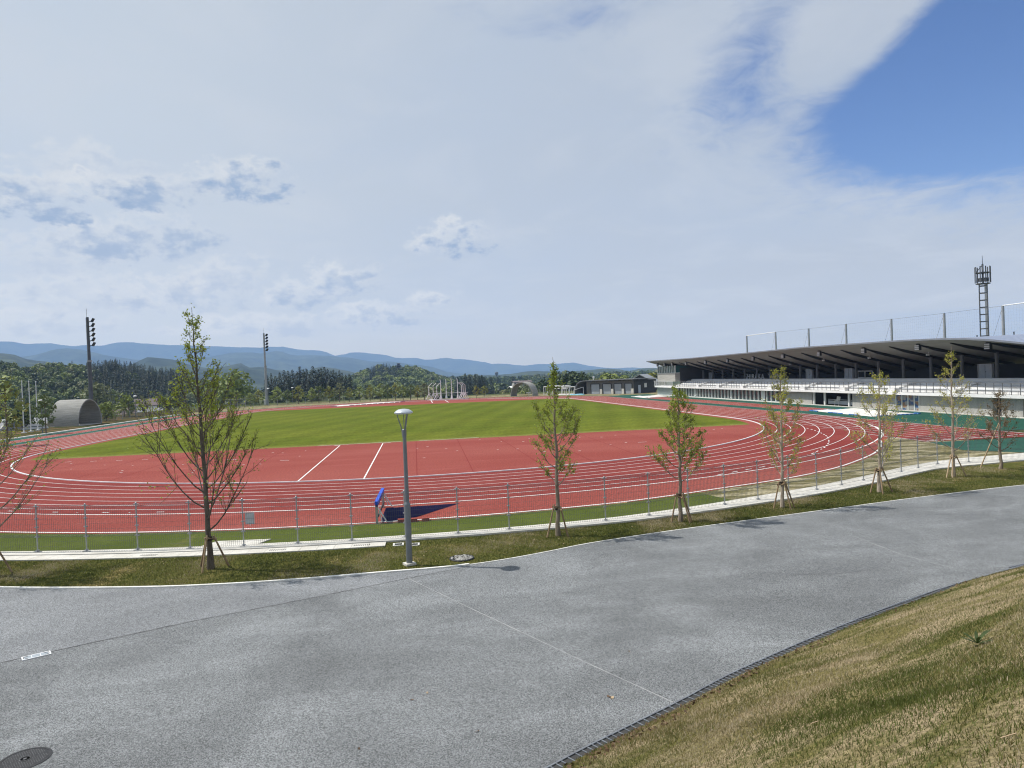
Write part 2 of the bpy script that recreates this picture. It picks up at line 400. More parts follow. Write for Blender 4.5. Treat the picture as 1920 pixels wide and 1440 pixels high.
# ================================================================== SETTING
RK = 37.898                                  # kerb radius
LANES = [RK + 1.22*j for j in range(9)]
SL = 80.0                                    # straight length
APR = [(-180, 51.9), (-125, 51.9), (-111, 51.7), (-103, 51.9), (-92, 51.85), (-84, 51.75), (-79, 51.65), (-72.6, 51.1), (-66, 51.0), (-61, 50.65), (-56.6, 50.1), (-52, 49.6), (-47.4, 48.95), (-41, 48.0), (-30, 47.95), (0, 47.9)]
GIN = [(-180, 55.0), (-106, 55.0), (-96, 54.72), (-85, 54.62), (-81, 54.55), (-73, 53.75), (-64.4, 53.3), (-59, 53.2), (-55.9, 53.6), (-52.9, 54.5), (-48.6, 57.1), (-44, 61.), (-38, 68)]
GOUT = [(-180, 55.6), (-106, 55.6), (-96, 55.55), (-85, 55.5), (-81, 55.55), (-74.8, 55.2), (-67.4, 54.95), (-62, 54.7), (-58.8, 54.85), (-56.7, 55.5), (-52.4, 57.6), (-47, 61.8), (-40, 68.8)]

def groundz(x, y):
    dx = max(-74-x, 0, x-135); dy = max(-135-y, 0, y-168)
    d = math.hypot(dx, dy)
    t = min(d/45, 1); t = t*t*(3-2*t)
    return -.03 - 9.5*t - 3*min(max(d-60, 0)/400, 1)
def axis(a, b, fine, grow):
    xs = list(np.arange(a, b+.01, fine)); s = fine; x = b
    while x < 13000: s *= grow; x += s; xs.append(x)
    s = fine; x = a
    while x > -13000: s *= grow; x -= s; xs.insert(0, x)
    return xs
gx = axis(-140, 200, 5, 1.22); gy = axis(-150, 260, 5, 1.22)
gv = [(x, y, groundz(x, y)) for y in gy for x in gx]; nx = len(gx)
gf = [(j*nx+i, j*nx+i+1, (j+1)*nx+i+1, (j+1)*nx+i) for j in range(len(gy)-1) for i in range(nx-1)
      if not (-6 < (gx[i]+gx[i+1])/2 < 8 and -56 < (gy[j]+gy[j+1])/2 < -44)]
struct(meshobj('ground', gv, gf, 'field'), 'flat grass and valley floor around the sports ground', 'ground')

# --- red running surface (near bend is a polar sheet that leaves the water-jump pit open)
PIT_A0, PIT_A1, PIT_R0, PIT_R1 = -91.35, -87.15, 48.25, 51.62
b = MB(); angs = sorted(set([-180+2*i for i in range(91)]+[PIT_A0, PIT_A1]))
def ring(b, r0f, r1f, a0, a1, z, step=2.):
    aa = sorted(set([a0, a1]+[q for q in angs if a0 < q < a1]))
    b.strip([pol(r0f(q) if callable(r0f) else r0f, q) for q in aa], [pol(r1f(q) if callable(r1f) else r1f, q) for q in aa], z)
apr = lambda q: interp(APR, q)
b.cur = 0
ring(b, .05, RK, -180, 0, 0)
b.cur = 1; ring(b, RK, LANES[8], -180, 0, 0)
b.cur = 0
ring(b, LANES[8], PIT_R0, -180, 0, 0)
ring(b, PIT_R0, apr, -180, PIT_A0, 0); ring(b, PIT_R0, lambda q: max(apr(q), PIT_R0+.02), PIT_A1, -20, 0); ring(b, PIT_R1, apr, PIT_A0, PIT_A1, 0)
b.cur = 0
b.strip([(-RK, 0), (-RK, SL)], [(RK, 0), (RK, SL)], 0)
b.strip([(-47.72, 0), (-47.72, SL)], [(-RK, 0), (-RK, SL)], 0); b.strip([(RK, 0), (RK, SL)], [(47.72, 0), (47.72, SL)], 0)
fa = [i*3 for i in range(61)]
b.add([(0, SL, 0)]+[(49.5*math.cos(R_(q)), SL+49.5*math.sin(R_(q)), 0) for q in fa], [(0, i+1, i+2) for i in range(60)])
struct(up(b.build('running_track', ['red', 'red_dark'], fix=False)), 'brick red rubber running track around the grass infield', 'track')
# home-straight chute running on past the bend
b = MB(); ch0 = -34.4
b.poly([(37.6, ch0), (47.9, ch0-.4), (47.9, -.5), (46.2, -.5), (42.5, -12), (40.6, -18), (38.2, -27)], .004)
struct(up(b.build('sprint_straight', ['red_dark'], fix=False)), 'red sprint straight running on past the bend', 'track')

# --- infield turf
tp = []
for q in np.linspace(math.degrees(math.asin(-11.9/36.9)), 0, 12): tp.append((36.9*math.cos(R_(q)), 36.9*math.sin(R_(q))))
for q in np.linspace(0, math.degrees(math.asin(12.0/36.9)), 12): tp.append((36.9*math.cos(R_(q)), SL+36.9*math.sin(R_(q))))
tp += [(-x, y) for x, y in reversed(tp)]
struct(up(MB().poly(tp, .004).build('infield_turf', 'turf', fix=False)), 'mown bright green infield turf', 'grass')

# --- green rubber strips and runways outside the straights
def rectstrip(name, x0, x1, y0, y1, z, m, lab, cat='surface'):
    b = MB(); n = max(2, int(abs(y1-y0)/4)); ys = np.linspace(y0, y1, n)
    b.strip([(x0, y) for y in ys], [(x1, y) for y in ys], z); return struct(up(b.build(name, m, fix=False)), lab, cat)
rectstrip('green_apron', 47.9, 59.6, -30, 96, .002, 'green', 'green rubber apron between the track and the grandstand')
b = MB(); b.poly([(37.6, -34.9), (59.6, -35.5), (59.6, -30.0), (80, -30), (80, -44.2), (38.2, -42.6), (36.1, -39.9)], .006)
struct(up(b.build('green_chute_apron', 'green', fix=False)), 'green rubber apron behind the end of the sprint straight', 'surface')
rectstrip('jump_runway', 50.6, 55.3, 4.0, 74, .006, 'red', 'red jump runway in front of the grandstand', 'runway')
b = MB()
for x in (50.7, 52.0, 53.3, 55.2): b.strip([(x-.03, 4), (x-.03, 74)], [(x+.03, 4), (x+.03, 74)], .01)
struct(up(b.build('runway_lines', 'white', fix=False)), 'white lines along the jump runway by the stand', 'marking')
rectstrip('green_strip', -49.9, -47.72, -14, 96, .002, 'green', 'green strip along the far left straight')
rectstrip('long_jump_runway', -52.7, -49.9, -14, 92, .002, 'red', 'red jump runway beyond the far left straight', 'runway')
rectstrip('outer_green_strip', -54.7, -52.7, -14, 92, .002, 'green', 'outer green strip beyond the left jump runway')
b = MB()
for x in (-52.65, -51.3, -49.98): b.strip([(x-.035, -14), (x-.035, 92)], [(x+.035, -14), (x+.035, 92)], .007)
struct(up(b.build('left_runway_lines', 'white', fix=False)), 'white lines along the left jump runway', 'marking')
MB_ = MB(); MB_.box((-55.0, 38, .05), (.45, 108, .16)); struct(MB_.build('edge_kerb', 'kerbwhite'), 'white concrete kerb edging the left straight', 'kerb')
rectstrip('far_verge', -75, -55.2, -14, 128, .003, 'farverge', 'dull olive grass and bare soil beyond the left kerb', 'grass')
b = MB(); P = [pol(51.5, q) for q in range(0, 181, 4)]; Q = [pol(78, q) for q in range(0, 181, 4)]
b.strip([(x, SL+y) for x, y in P], [(x, SL+y) for x, y in Q], -.012)
struct(up(b.build('far_bank', 'tan', fix=False)), 'dry grass bank beyond the far bend', 'grass')
b = MB(); P = [pol(49.3, q) for q in range(0, 181, 4)]; Q = [pol(51.6, q) for q in range(0, 181, 4)]
b.strip([(x, SL+y) for x, y in P], [(x, SL+y) for x, y in Q], -.006)
struct(up(b.build('far_green_strip', 'green', fix=False)), 'thin green strip round the far bend', 'surface')

# --- white lane markings
b = MB()
def arcline(r, w, a0, a1, z, cy=0, n=90):
    q = np.linspace(a0, a1, n); A = [(pol(r-w/2, t)[0], cy+pol(r-w/2, t)[1]) for t in q]; B = [(pol(r+w/2, t)[0], cy+pol(r+w/2, t)[1]) for t in q]
    b.strip(A, B, z)
for j, r in enumerate(LANES):
    if j == 0: continue
    w = .11 if j == 8 else .06
    arcline(r, w, -180, 0, .009, 0, 160); arcline(r, w, 0, 180, .009, SL, 90)
    for sgn in (-1, 1):
        y0 = 0 if sgn < 0 else ch0
        for ya, yb in ((y0, -.001), (0.001, SL)):
            ws = w if sgn > 0 else .09
            if yb-ya > .1: b.strip([(sgn*r-ws/2, ya), (sgn*r-ws/2, yb)], [(sgn*r+ws/2, ya), (sgn*r+ws/2, yb)], .013)
b.strip([(RK-.05, ch0), (RK-.05, -27)], [(RK+.05, ch0), (RK+.05, -27)], .013)
# outer edge line of the near apron
qq = [q for q in np.linspace(-150, -26, 120)]
b.strip([pol(apr(q)-.26, q) for q in qq], [pol(apr(q)-.13, q) for q in qq], .011)
# dashed break line
D = [gz(*p)[:2] for p in [(1512.5, 803), (1524, 806), (1537.5, 811), (1547.5, 816), (1554, 822.5), (1554, 830), (1549, 837.5), (1539, 843), (1527.5, 849), (1514, 854), (1500, 857.5), (1440, 874), (1396, 881.5), (1334, 893)]]
def dashes(D, L, G, w, z):
    D = [Vector((p[0], p[1])) for p in D]; s = 0; nxt = 0
    for p, q in zip(D, D[1:]):
        seg = (q-p).length; d = (q-p)/seg; nrm = Vector((-d.y, d.x))*w/2
        t = nxt - s
        while t < seg:
            e = min(t+L, seg); a, c = p+d*t, p+d*e
            b.add([(a+nrm).to_3d()+Vector((0, 0, z)), (a-nrm).to_3d()+Vector((0, 0, z)), (c-nrm).to_3d()+Vector((0, 0, z)), (c+nrm).to_3d()+Vector((0, 0, z))], [(0, 1, 2, 3)])
            t += L+G
        nxt = s + t; s += seg
dashes(D, .55, .75, .09, .016)
dashes([pol(47.15, q) for q in np.linspace(-118, -104, 20)], .6, .9, .09, .016)
# start, relay and hurdle ticks on the bend exit
for (a, r0, n) in ((-13, 39, 7), (-16, 39.5, 7), (-19.5, 38.6, 7), (-23, 38.6, 7)):
    for k in range(n):
        x = r0+1.22*k; y = a-.45*k
        b.strip([(x, y-.04), (x+.5, y-.04)], [(x, y+.04), (x+.5, y+.04)], .017)
for k in range(8): b.strip([(RK+1.22*k+.05, ch0+.25+.12*k), (RK+1.22*(k+1)-.25, ch0+.25+.12*k)], [(RK+1.22*k+.05, ch0+.4+.12*k), (RK+1.22*(k+1)-.25, ch0+.4+.12*k)], .017)
b.strip([(37.9, -20.2), (47.7, -21.1)], [(37.9, -20.13), (47.7, -21.03)], .0155)
# javelin runway and small field-event marks on the D
for l in (-7.02, -2.95): b.strip([(l-.045, -37.35), (l-.045, -12.6)], [(l+.045, -37.35), (l+.045, -12.6)], .009)
for x0, y0, x1, y1 in ((-9.2, -11.95, -1.2, -11.5), (-7.6, -12.2, -7.0, -12.9), (-2.95, -12.6, -2.2, -12.0), (0.5, -11.9, 6.5, -11.3)):
    d = Vector((x1-x0, y1-y0)).normalized(); nn = Vector((-d.y, d.x))*.05
    b.add([(x0+nn.x, y0+nn.y, .0125), (x0-nn.x, y0-nn.y, .0125), (x1-nn.x, y1-nn.y, .0125), (x1+nn.x, y1+nn.y, .0125)], [(0, 1, 2, 3)])
rr_ = random.Random(3)
for k in range(70):
    x = rr_.uniform(-30, 33); y = rr_.uniform(-30, -13.5)
    if x*x+y*y > 35**2 or -7.6 < x < -2.4: continue
    s = rr_.uniform(.05, .09); L = rr_.choice([.12, .12, .15, .2, .2]) if k % 9 else .8
    b.box((x, y, .0115), (L, s*1.3, .003), rr_.uniform(-.5, .5))
for k in range(6):
    b.box((-30+2.3*k, -15.6-.5*k, .0115), (.5, .08, .003), .25)
struct(up(b.build('lane_markings', 'white', fix=False)), 'white lane lines and event marks painted on the red track', 'marking')
b = MB()
for l in np.arange(-32, 36, 4.03):
    lim = math.sqrt(max(0, 37.6**2-l*l))
    if lim > 14 and not -8 < l < -2: b.strip([(l-.03+.4*math.sin(l), -lim), (l-.03, -12.3)], [(l+.03+.4*math.sin(l), -lim), (l+.03, -12.3)], .006)
MT['seam'] = M('rubber_seam', (.20, .035, .032), rough=.9, spec=.05)
struct(up(b.build('track_seams', 'seam', fix=False)), 'thin seams between strips of red rubber', 'seam')
# raised kerb
b = MB()
n = 150; q = np.linspace(-180, 0, n); b.slab([pol(RK-.06, t) for t in q], [pol(RK+.06, t) for t in q], .0, .06)
for s in (-1, 1): b.slab([(s*RK-.06, 0), (s*RK-.06, SL)], [(s*RK+.06, 0), (s*RK+.06, SL)], 0, .06)
q = np.linspace(0, 180, 90); f2 = lambda r: [(pol(r, t)[0], SL+pol(r, t)[1]) for t in q]; b.slab(f2(RK-.06), f2(RK+.06), 0, .06)
struct(b.build('track_kerb', 'whitemetal'), 'raised white kerb along the inside lane', 'kerb')

# --- water jump pit
b = MB()
A = [PIT_A0+(PIT_A1-PIT_A0)*i/6 for i in range(7)]
inn = [pol(PIT_R0, q) for q in A]; out = [pol(PIT_R1, q) for q in A]
dep = [-.70, -.70, -.57, -.43, -.28, -.14, -.001]
b.cur = 0
b.add([(p[0], p[1], 0) for p in inn]+[(p[0], p[1], d) for p, d in zip(inn, dep)], [(i, i+1, 8+i, 7+i) for i in range(6)])
b.add([(p[0], p[1], 0) for p in out]+[(p[0], p[1], d) for p, d in zip(out, dep)], [(i, i+1, 8+i, 7+i) for i in range(6)])
b.add([(inn[0][0], inn[0][1], 0), (out[0][0], out[0][1], 0), (out[0][0], out[0][1], -.7), (inn[0][0], inn[0][1], -.7)], [(0, 1, 2, 3)])
b.cur = 1
b.add([(p[0], p[1], d) for p, d in zip(inn, dep)]+[(p[0], p[1], d) for p, d in zip(out, dep)], [(i, i+1, 8+i, 7+i) for i in range(6)])
struct(b.build('water_jump_pit', ['bluedark', 'red'], fix=False), 'dark blue sloping water jump pit outside the bend', 'pit')
V = []; Fq = []
for k in range(260):
    x = rng.normal(.2, .75); y = rng.normal(-50.9, .25)
    if not (-1.0 < x < 2.0 and -51.5 < y < -49.8): continue
    zz = -.66 + max(0, (x+.6))*.19 + .03; c = np.array([x, y, zz]); u = rng.normal(size=3)*.05; w = rng.normal(size=3)*.05
    n0 = len(V); V += [c-u-w, c+u-w, c+u+w, c-u+w]; Fq.append((n0, n0+1, n0+2, n0+3))
tag(meshobj('leaf_litter', V, Fq, 'woodpale'), 'scatter of dry leaves lying in the water jump pit', 'leaves', kind='stuff')

# --- verges, gutter, lawn strip
gin = lambda q: interp(GIN, q); gout = lambda q: interp(GOUT, q)
def verge(name, a0, a1, m, lab):
    b = MB(); aa = np.linspace(a0, a1, max(3, int(abs(a1-a0)/1.5)))
    b.strip([pol(apr(q)-.02, q) for q in aa], [pol(gin(q)+.05, q) for q in aa], -.006); return struct(up(b.build(name, m, fix=False)), lab, 'grass')
verge('green_verge', -180, -74.2, 'verge', 'green grass verge between the red track and the fence')
verge('dry_verge', -74.2, -40.5, 'tan', 'dry straw-coloured grass inside the right part of the fence')
b = MB(); b.poly([pol(47.9, -40.5), pol(47.9, -30), (41.0, -23.0), (37.6, -27.5), (37.6, -34.9), (36.1, -39.9), (38.2, -42.6), (60, -43.4), (60, -45), pol(gin(-46), -46), pol(gin(-40.5), -40.5)] if False else
       [pol(47.85, -41), pol(47.85, -36), pol(47.85, -30.5), (38.3, -26.8), (37.65, -34.4), (37.6, -34.9), (36.1, -39.9), (38.2, -42.6), (38.0, -43.1), pol(gin(-52), -52), pol(gin(-48), -48)], -.009)
struct(up(b.build('dry_corner', 'tan', fix=False)), 'dry straw-coloured grass corner beside the sprint straight', 'grass')
b = MB(); aa = np.linspace(-150, -42, 150)
b.slab([pol(gin(q), q) for q in aa], [pol((gin(q)+gout(q))/2-.02, q) for q in aa], -.05, .035)
b.slab([pol((gin(q)+gout(q))/2+.02, q) for q in aa], [pol(gout(q), q) for q in aa], -.05, .055)
# second course of lids in front of the left part
q = -118.
while q < -91.0:
    q1 = q+.62
    b.slab([pol(gout(q)+.03, q), pol(gout(q1)+.03, q1)], [pol(gout(q)+.66, q), pol(gout(q1)+.66, q1)], -.05, .03); q = q1+.012
# slab pad inside the fence
for k in range(3):
    a0 = -97.9+.75*k; b.slab([pol(53.95, a0), pol(53.95, a0+.73)], [pol(54.74, a0-.3), pol(54.74, a0+.43)], -.05, .03)
b.cur = 1
q = -120.
while q < -60:
    r = (gin(q)+gout(q))/2
    for (dr, w, l) in ((-.16, .025, .05),): b.box((*pol(r+dr, q), .036), (l, w, .004), R_(q+90))
    q += .10
q = -120.
for q in (-99.9, -95.1, -92.0):
    for k in range(9): b.box((*pol(gout(q)+.35, q+.07*k), .0315), (.2, .025, .004), R_(q))
struct(b.build('concrete_gutter', ['concrete', 'slot']), 'pale concrete drainage gutter running under the fence line', 'gutter')

PE = [(-60, -16), (-48, -32), (-34, -46), (-25, -52.4), (-18, -56.4), (-12.63, -58.3), (-10, -59.05), (-7.43, -59.63), (-5.5, -59.86), (-4.23, -59.92), (-2.6, -59.92), (-1.02, -59.84), (.98, -59.77), (2.01, -59.62), (3.45, -59.2), (4.9, -58.6), (6.28, -57.96), (8.5, -57.25), (10.75, -56.65), (13.2, -56.05), (15.77, -55.43), (18.6, -54.75), (21.53, -54.03), (25, -53.3), (28.49, -52.68), (36, -51.7), (50, -51), (75, -50.5)]
b = MB(); aa = np.linspace(-150, -42, 150)
inner = [pol(gout(q)-.03, q) for q in aa]
outer = [p for p in PE if p[0] > -48]
b.poly(inner + [(75, -46)] + list(reversed([(x, y-.3) for x, y in outer])), -.012)
struct(up(b.build('lawn_strip', 'lawn', fix=False)), 'olive green lawn strip between the fence and the path', 'grass')

# --- path
DR = [gz(*p)[:2] for p in [(1045, 1440), (1160, 1380), (1280, 1320), (1400, 1257), (1600, 1170), (1760, 1110), (1905, 1068)]]
DR = [(float(p[0]), float(p[1])) for p in DR]
DRX = [(-34, -100), (-22, -89.5), (-10, -80.8), (-3.4, -76.0), (-.4, -73.75)] + DR + [(20.5, -63.3), (25, -61.95), (31, -60.6), (40, -59.6), (60, -59)]
def smooth(P, n=4):
    P = [Vector((p[0], p[1], 0)) for p in P]; out = []
    for i in range(len(P)-1):
        p0, p1, p2, p3 = P[max(i-1, 0)], P[i], P[i+1], P[min(i+2, len(P)-1)]
        for k in range(n):
            t = k/n
            out.append(.5*((2*p1)+(p2-p0)*t+(2*p0-5*p1+4*p2-p3)*t*t+(3*p1-p0-3*p2+p3)*t**3))
    out.append(P[-1]); return [(p.x, p.y) for p in out]
DRS = smooth(DRX, 6); PES = smooth(PE, 4)
b = MB(); b.poly(PES + [(75, -58.6)] + list(reversed(DRS)) + [(-60, -100)], 0)
struct(up(b.build('asphalt_path', 'asphalt', fix=False)), 'wide pale grey asphalt path with speckled aggregate', 'path')
seam = [gz(*p)[:2] for p in [(0, 1243), (94, 1222), (350, 1167), (600, 1118), (765, 1084), (880, 1062)]]
sm = [(-26, -72.2), (-17, -68.6)] + [(float(p[0]), float(p[1])) for p in seam]
b = MB(); b.poly([p for p in PES if -47 < p[0] < 2.0] + list(reversed(sm)) + [(-46, -76)], .004)
struct(up(b.build('newer_asphalt_strip', 'asphalt_far', fix=False)), 'lighter strip of asphalt beside the lawn edge', 'path')
b = MB()
def polyline_strip(P, w, z):
    P = [Vector((p[0], p[1])) for p in P]; A = []; B = []
    for i, p in enumerate(P):
        d = (P[min(i+1, len(P)-1)]-P[max(i-1, 0)]).normalized(); nn = Vector((-d.y, d.x))*w/2
        A.append(p+nn); B.append(p-nn)
    b.strip(A, B, z)
b.cur = 0; polyline_strip([sm[i] for i in range(len(sm))], .035, .008)
b.cur = 1; polyline_strip([gz(*p)[:2] for p in [(766, 1085), (900, 1149), (1100, 1243), (1262, 1317)]], .022, .006)
b.cur = 2; polyline_strip([gz(*p)[:2] for p in [(1600, 1005), (1690, 1040), (1790, 1066)]], .02, .006)
struct(up(b.build('path_joints', ['jointdark', 'jointpale', 'jointpale'], fix=False)), 'thin joint lines between asphalt bays', 'joint')
b = MB()  # thin dark curved strips laid just above the asphalt
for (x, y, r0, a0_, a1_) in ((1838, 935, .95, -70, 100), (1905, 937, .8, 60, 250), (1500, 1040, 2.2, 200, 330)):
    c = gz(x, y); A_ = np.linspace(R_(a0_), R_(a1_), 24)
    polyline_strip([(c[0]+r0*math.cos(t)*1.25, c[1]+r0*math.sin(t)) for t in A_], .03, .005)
MT['darkarc'] = M('tyre_mark', (.10, .104, .108), (.155, .16, .165), 3, rough=.9)
struct(up(b.build('dark_arcs', 'darkarc', fix=False)), 'faint dark curved marks on the asphalt', 'mark')
b = MB(); E0 = [p for p in PES if -40 < p[0] < 2.2]
def offset(P, d):
    P = [Vector((p[0], p[1])) for p in P]; o = []
    for i, p in enumerate(P):
        t = (P[min(i+1, len(P)-1)]-P[max(i-1, 0)]).normalized(); o.append(tuple(p+Vector((-t.y, t.x))*d))
    return o
b.slab(offset(E0, .07), offset(E0, -.03), -.08, .045)
E1 = [p for p in PES if 2.0 < p[0] < 60]
b.slab(offset(E1, .05), offset(E1, .0), -.08, .015)
struct(b.build('path_kerb', 'kerbwhite'), 'white concrete kerb where path meets lawn', 'kerb')

# --- grass bank (foreground slope) and the drain at its foot
DB = smooth(DRX[3:], 8)
DBo = offset(DB, -1.0)
NRM = [Vector((o[0]-p[0], o[1]-p[1])).normalized() for p, o in zip(DB, DBo)]
def bankz(d): return .50*d - .02 + (.06*math.sin(d*1.3) if d > .3 else 0) if d < 15 else 7.5-.02
ds = [.0, .15, .3, .6, 1, 1.5, 2, 2.5, 3, 3.5, 4, 4.5, 5, 5.5, 6, 6.5, 7, 7.5, 8, 9, 10, 12, 15, 20, 40]
b = MB(); k = len(ds)
vs = []
for p, nn in zip(DB, NRM):
    for d in ds:
        x, y = p[0]+nn.x*d, p[1]+nn.y*d
        vs.append((x, y, bankz(d)+(.05*math.sin(x*1.7+y)*math.sin(y*1.3) if .5 < d < 14 else 0)))
b.add(vs, [(i*k+j, i*k+j+1, (i+1)*k+j+1, (i+1)*k+j) for i in range(len(DB)-1) for j in range(k-1)])
struct(up(b.build('grass_bank', 'slope', fix=False)), 'sloping grass bank in the near right corner', 'bank')
# turf blades on the bank
P0 = np.array(DB); NR = np.array([(v.x, v.y) for v in NRM])
def blades(name, n, pts, hmin, hmax, wid, mats, pick, lean=.5):
    X = pts[:, 0]; Y = pts[:, 1]; Z = pts[:, 2]; m = len(X)
    az = rng.uniform(0, 2*PI, m); h = rng.uniform(hmin, hmax, m); w = wid*rng.uniform(.6, 1.4, m)
    ln = rng.uniform(0, lean, m)*h; dr = rng.uniform(0, 2*PI, m)
    bx, by = np.cos(az)*w, np.sin(az)*w
    tx, ty = np.cos(dr)*ln, np.sin(dr)*ln
    V = np.empty((m, 4, 3))
    V[:, 0] = np.c_[X-bx, Y-by, Z-.01]; V[:, 1] = np.c_[X+bx, Y+by, Z-.01]
    V[:, 2] = np.c_[X+tx+bx*.25, Y+ty+by*.25, Z+h]; V[:, 3] = np.c_[X+tx-bx*.25, Y+ty-by*.25, Z+h]
    Fq = np.arange(m*4).reshape(m, 4)
    return meshobj(name, V.reshape(-1, 3), Fq, mats, None, pick)
MT['blade_green'] = leafmat('blade_green', (0.086, 0.1075, 0.02236), (0.1204, 0.1419, 0.0344), 3, .2)
MT['blade_straw'] = leafmat('blade_straw', (0.3956, 0.3225, 0.2021), (0.4988, 0.4214, 0.2924), 3, .2)
MT['blade_olive'] = leafmat('blade_olive', (0.1892, 0.1677, 0.05848), (0.2494, 0.2107, 0.086), 3, .2)
nb = 230000
si = rng.uniform(4, len(DB)-20, nb*2); d = rng.uniform(.05, 8.2, nb*2)
i0 = si.astype(int); fr = si-i0; i1 = np.minimum(i0+1, len(DB)-1)
px = P0[i0, 0]*(1-fr)+P0[i1, 0]*fr + NR[i0, 0]*d; py = P0[i0, 1]*(1-fr)+P0[i1, 1]*fr + NR[i0, 1]*d
dist = np.hypot(px-CAM[0], py-CAM[1])
keep = (rng.uniform(0, 1, nb*2) < np.clip(9/dist, .12, 1)) & (dist > 1.6) & (py > -84)
px, py, d = px[keep][:nb], py[keep][:nb], d[keep][:nb]
pz = .50*d - .02 + np.where(d > .3, .06*np.sin(d*1.3), 0) + np.where(d > .5, .05*np.sin(px*1.7+py)*np.sin(py*1.3), 0)
def fbm(x, y, s, seed=0):
    v = np.zeros_like(x); a = 1.; r = np.random.default_rng(seed)
    for o in range(5):
        for _ in range(3):
            t = r.uniform(0, PI); ph = r.uniform(0, 6.28); v += a*np.sin((x*np.cos(t)+y*np.sin(t))*s+ph)
        s *= 1.9; a *= .62
    return v
u_ = px*.86+py*.5; w_ = -px*.5+py*.86
pn = fbm(u_*.45, w_*1.5, 1.1, 5) + rng.normal(0, 1.2, len(px))
foot = np.exp(-((d-.5)/.6)**2)*1.6
pick = np.where(pn+(d-4.2)*.15 > 1.5, 1, np.where(pn < .1, 0, 2)); pick = np.where((rng.uniform(0, 1.6, len(px)) < foot*.6) & (pick == 1), 2, pick)
o = blades('bank_grass', nb, np.c_[px, py, pz], .018, .048, .0042, ['blade_green', 'blade_straw', 'blade_olive'], pick, 1.1)
tag(o, 'straw and green turf blades covering the foreground bank', 'grass', kind='stuff')
# blades on the lawn strip and verge
n2 = 140000
q = rng.uniform(-112, -56, n2); xx = rng.uniform(0, 1, n2)
ri = np.interp(q, [p[0] for p in GOUT], [p[1] for p in GOUT])+.08
pes = np.array(PES); pr = np.hypot(pes[:, 0], pes[:, 1]); pa = np.degrees(np.arctan2(pes[:, 1], pes[:, 0])); od = np.argsort(pa)
ro = np.interp(q, pa[od], pr[od])-.10
ri = np.where(q < -91, ri+.66, ri)
r = ri+(ro-ri)*xx; ok = ro > ri
X = (r*np.cos(np.radians(q)))[ok]; Y = (r*np.sin(np.radians(q)))[ok]
pn = fbm(X, Y, 1.2, 9)+rng.normal(0, 1., len(X)); pick = np.where(pn > 2.0, 1, np.where(pn < .4, 0, 2))
o = blades('lawn_grass', n2, np.c_[X, Y, np.full(len(X), -.012)], .025, .06, .008, ['blade_green', 'blade_straw', 'blade_olive'], pick, .8)
tag(o, 'short olive turf blades on the lawn strip', 'grass', kind='stuff')

# pale petals and dry bits lying in the lawn, and leaf litter along the foot of the bank
def flecks(name, P, size, mat_, label):
    m = len(P); u = rng.normal(size=(m, 3)); u[:, 2] *= .4; u /= np.linalg.norm(u, axis=1)[:, None]; w2 = np.cross(u, rng.normal(size=(m, 3))); w2 /= np.linalg.norm(w2, axis=1)[:, None]
    s = (size*rng.uniform(.5, 1.4, m))[:, None]; u = u*s; w2 = w2*s*.7
    V = np.stack([P-u-w2, P+u-w2, P+u+w2, P-u+w2], 1).reshape(-1, 3)
    tag(meshobj(name, V, np.arange(m*4).reshape(-1, 4), mat_), label, 'leaves', kind='stuff')
k_ = rng.choice(len(X), 800); flecks('fallen_petals', np.c_[X[k_], Y[k_], np.full(800, .04)], .013, 'woodpale', 'pale petals and bits scattered over the lawn strip')
sel = np.where(d < .95)[0]; k_ = rng.choice(sel, min(900, len(sel))); flecks('bank_litter', np.c_[px[k_], py[k_], pz[k_]+.03], .022, 'deadleaf', 'brown leaf litter along the drain at the foot of the bank')

# drain at the foot of the bank
b = MB(); dp = [p for p in smooth(DRX[2:], 10)]
b.cur = 1; b.strip(offset(dp, .10), offset(dp, -.10), .003)
b.cur = 0
for o_ in (.10, -.10):
    A = offset(dp, o_+.016); B = offset(dp, o_-.016); b.slab(A, B, -.02, .022)
acc = 0
for p, p2 in zip(dp, dp[1:]):
    L = math.dist(p, p2); t = -acc
    ang = math.atan2(p2[1]-p[1], p2[0]-p[0]); k = max(1, int(round(L/.125)))
    for i in range(k):
        f = (i+.5)/k; b.box((p[0]+(p2[0]-p[0])*f, p[1]+(p2[1]-p[1])*f, .012), (.022, .19, .012), ang)
struct(b.build('slot_drain', ['steelgrate', 'slot']), 'steel grating drain along the foot of the bank', 'drain')

# ================================================================== THINGS NEAR THE PATH
# --- mesh fence: posts every two metres on an arc, then straight to the right
fp = []
for q in np.arange(-117.2, -56.8, 2.085): fp.append(pol(min(55.12, (gin(q)+gout(q))/2+.05), q))
while fp[-1][0] < 46: fp.append((fp[-1][0]+1.98, -45.27))
FH = 1.82
fence = thing('mesh_fence', 'waist to head high grey wire mesh fence along the near bend of the track', 'fence', (fp[0][0], fp[0][1], 0))
pb = MB(); pb.tube([(0, 0, .02), (0, 0, FH)], .026, 8); pb.lathe([(.034, FH-.03), (.034, FH+.015), (.01, FH+.03)], n=8)
for z in (.10, .62, .98, 1.30): pb.box((0, 0, z), (.115, .085, .035))
pb.box((0, 0, .045), (.30, .07, .03)); pb.box((0, 0, FH-.05), (.20, .07, .03)); pb.box((0, 0, .60), (.17, .06, .03))
proto = None
for i, (x, y) in enumerate(fp):
    tx, ty = (fp[min(i+1, len(fp)-1)][0]-fp[max(i-1, 0)][0], fp[min(i+1, len(fp)-1)][1]-fp[max(i-1, 0)][1])
    if proto is None: proto = pb.build('post', 'galv'); proto.parent = fence; c = proto
    else: c = proto.copy(); COL.objects.link(c); c.parent = fence
    c.location = (x-fp[0][0], y-fp[0][1], 0); c.rotation_euler = (0, 0, math.atan2(ty, tx))
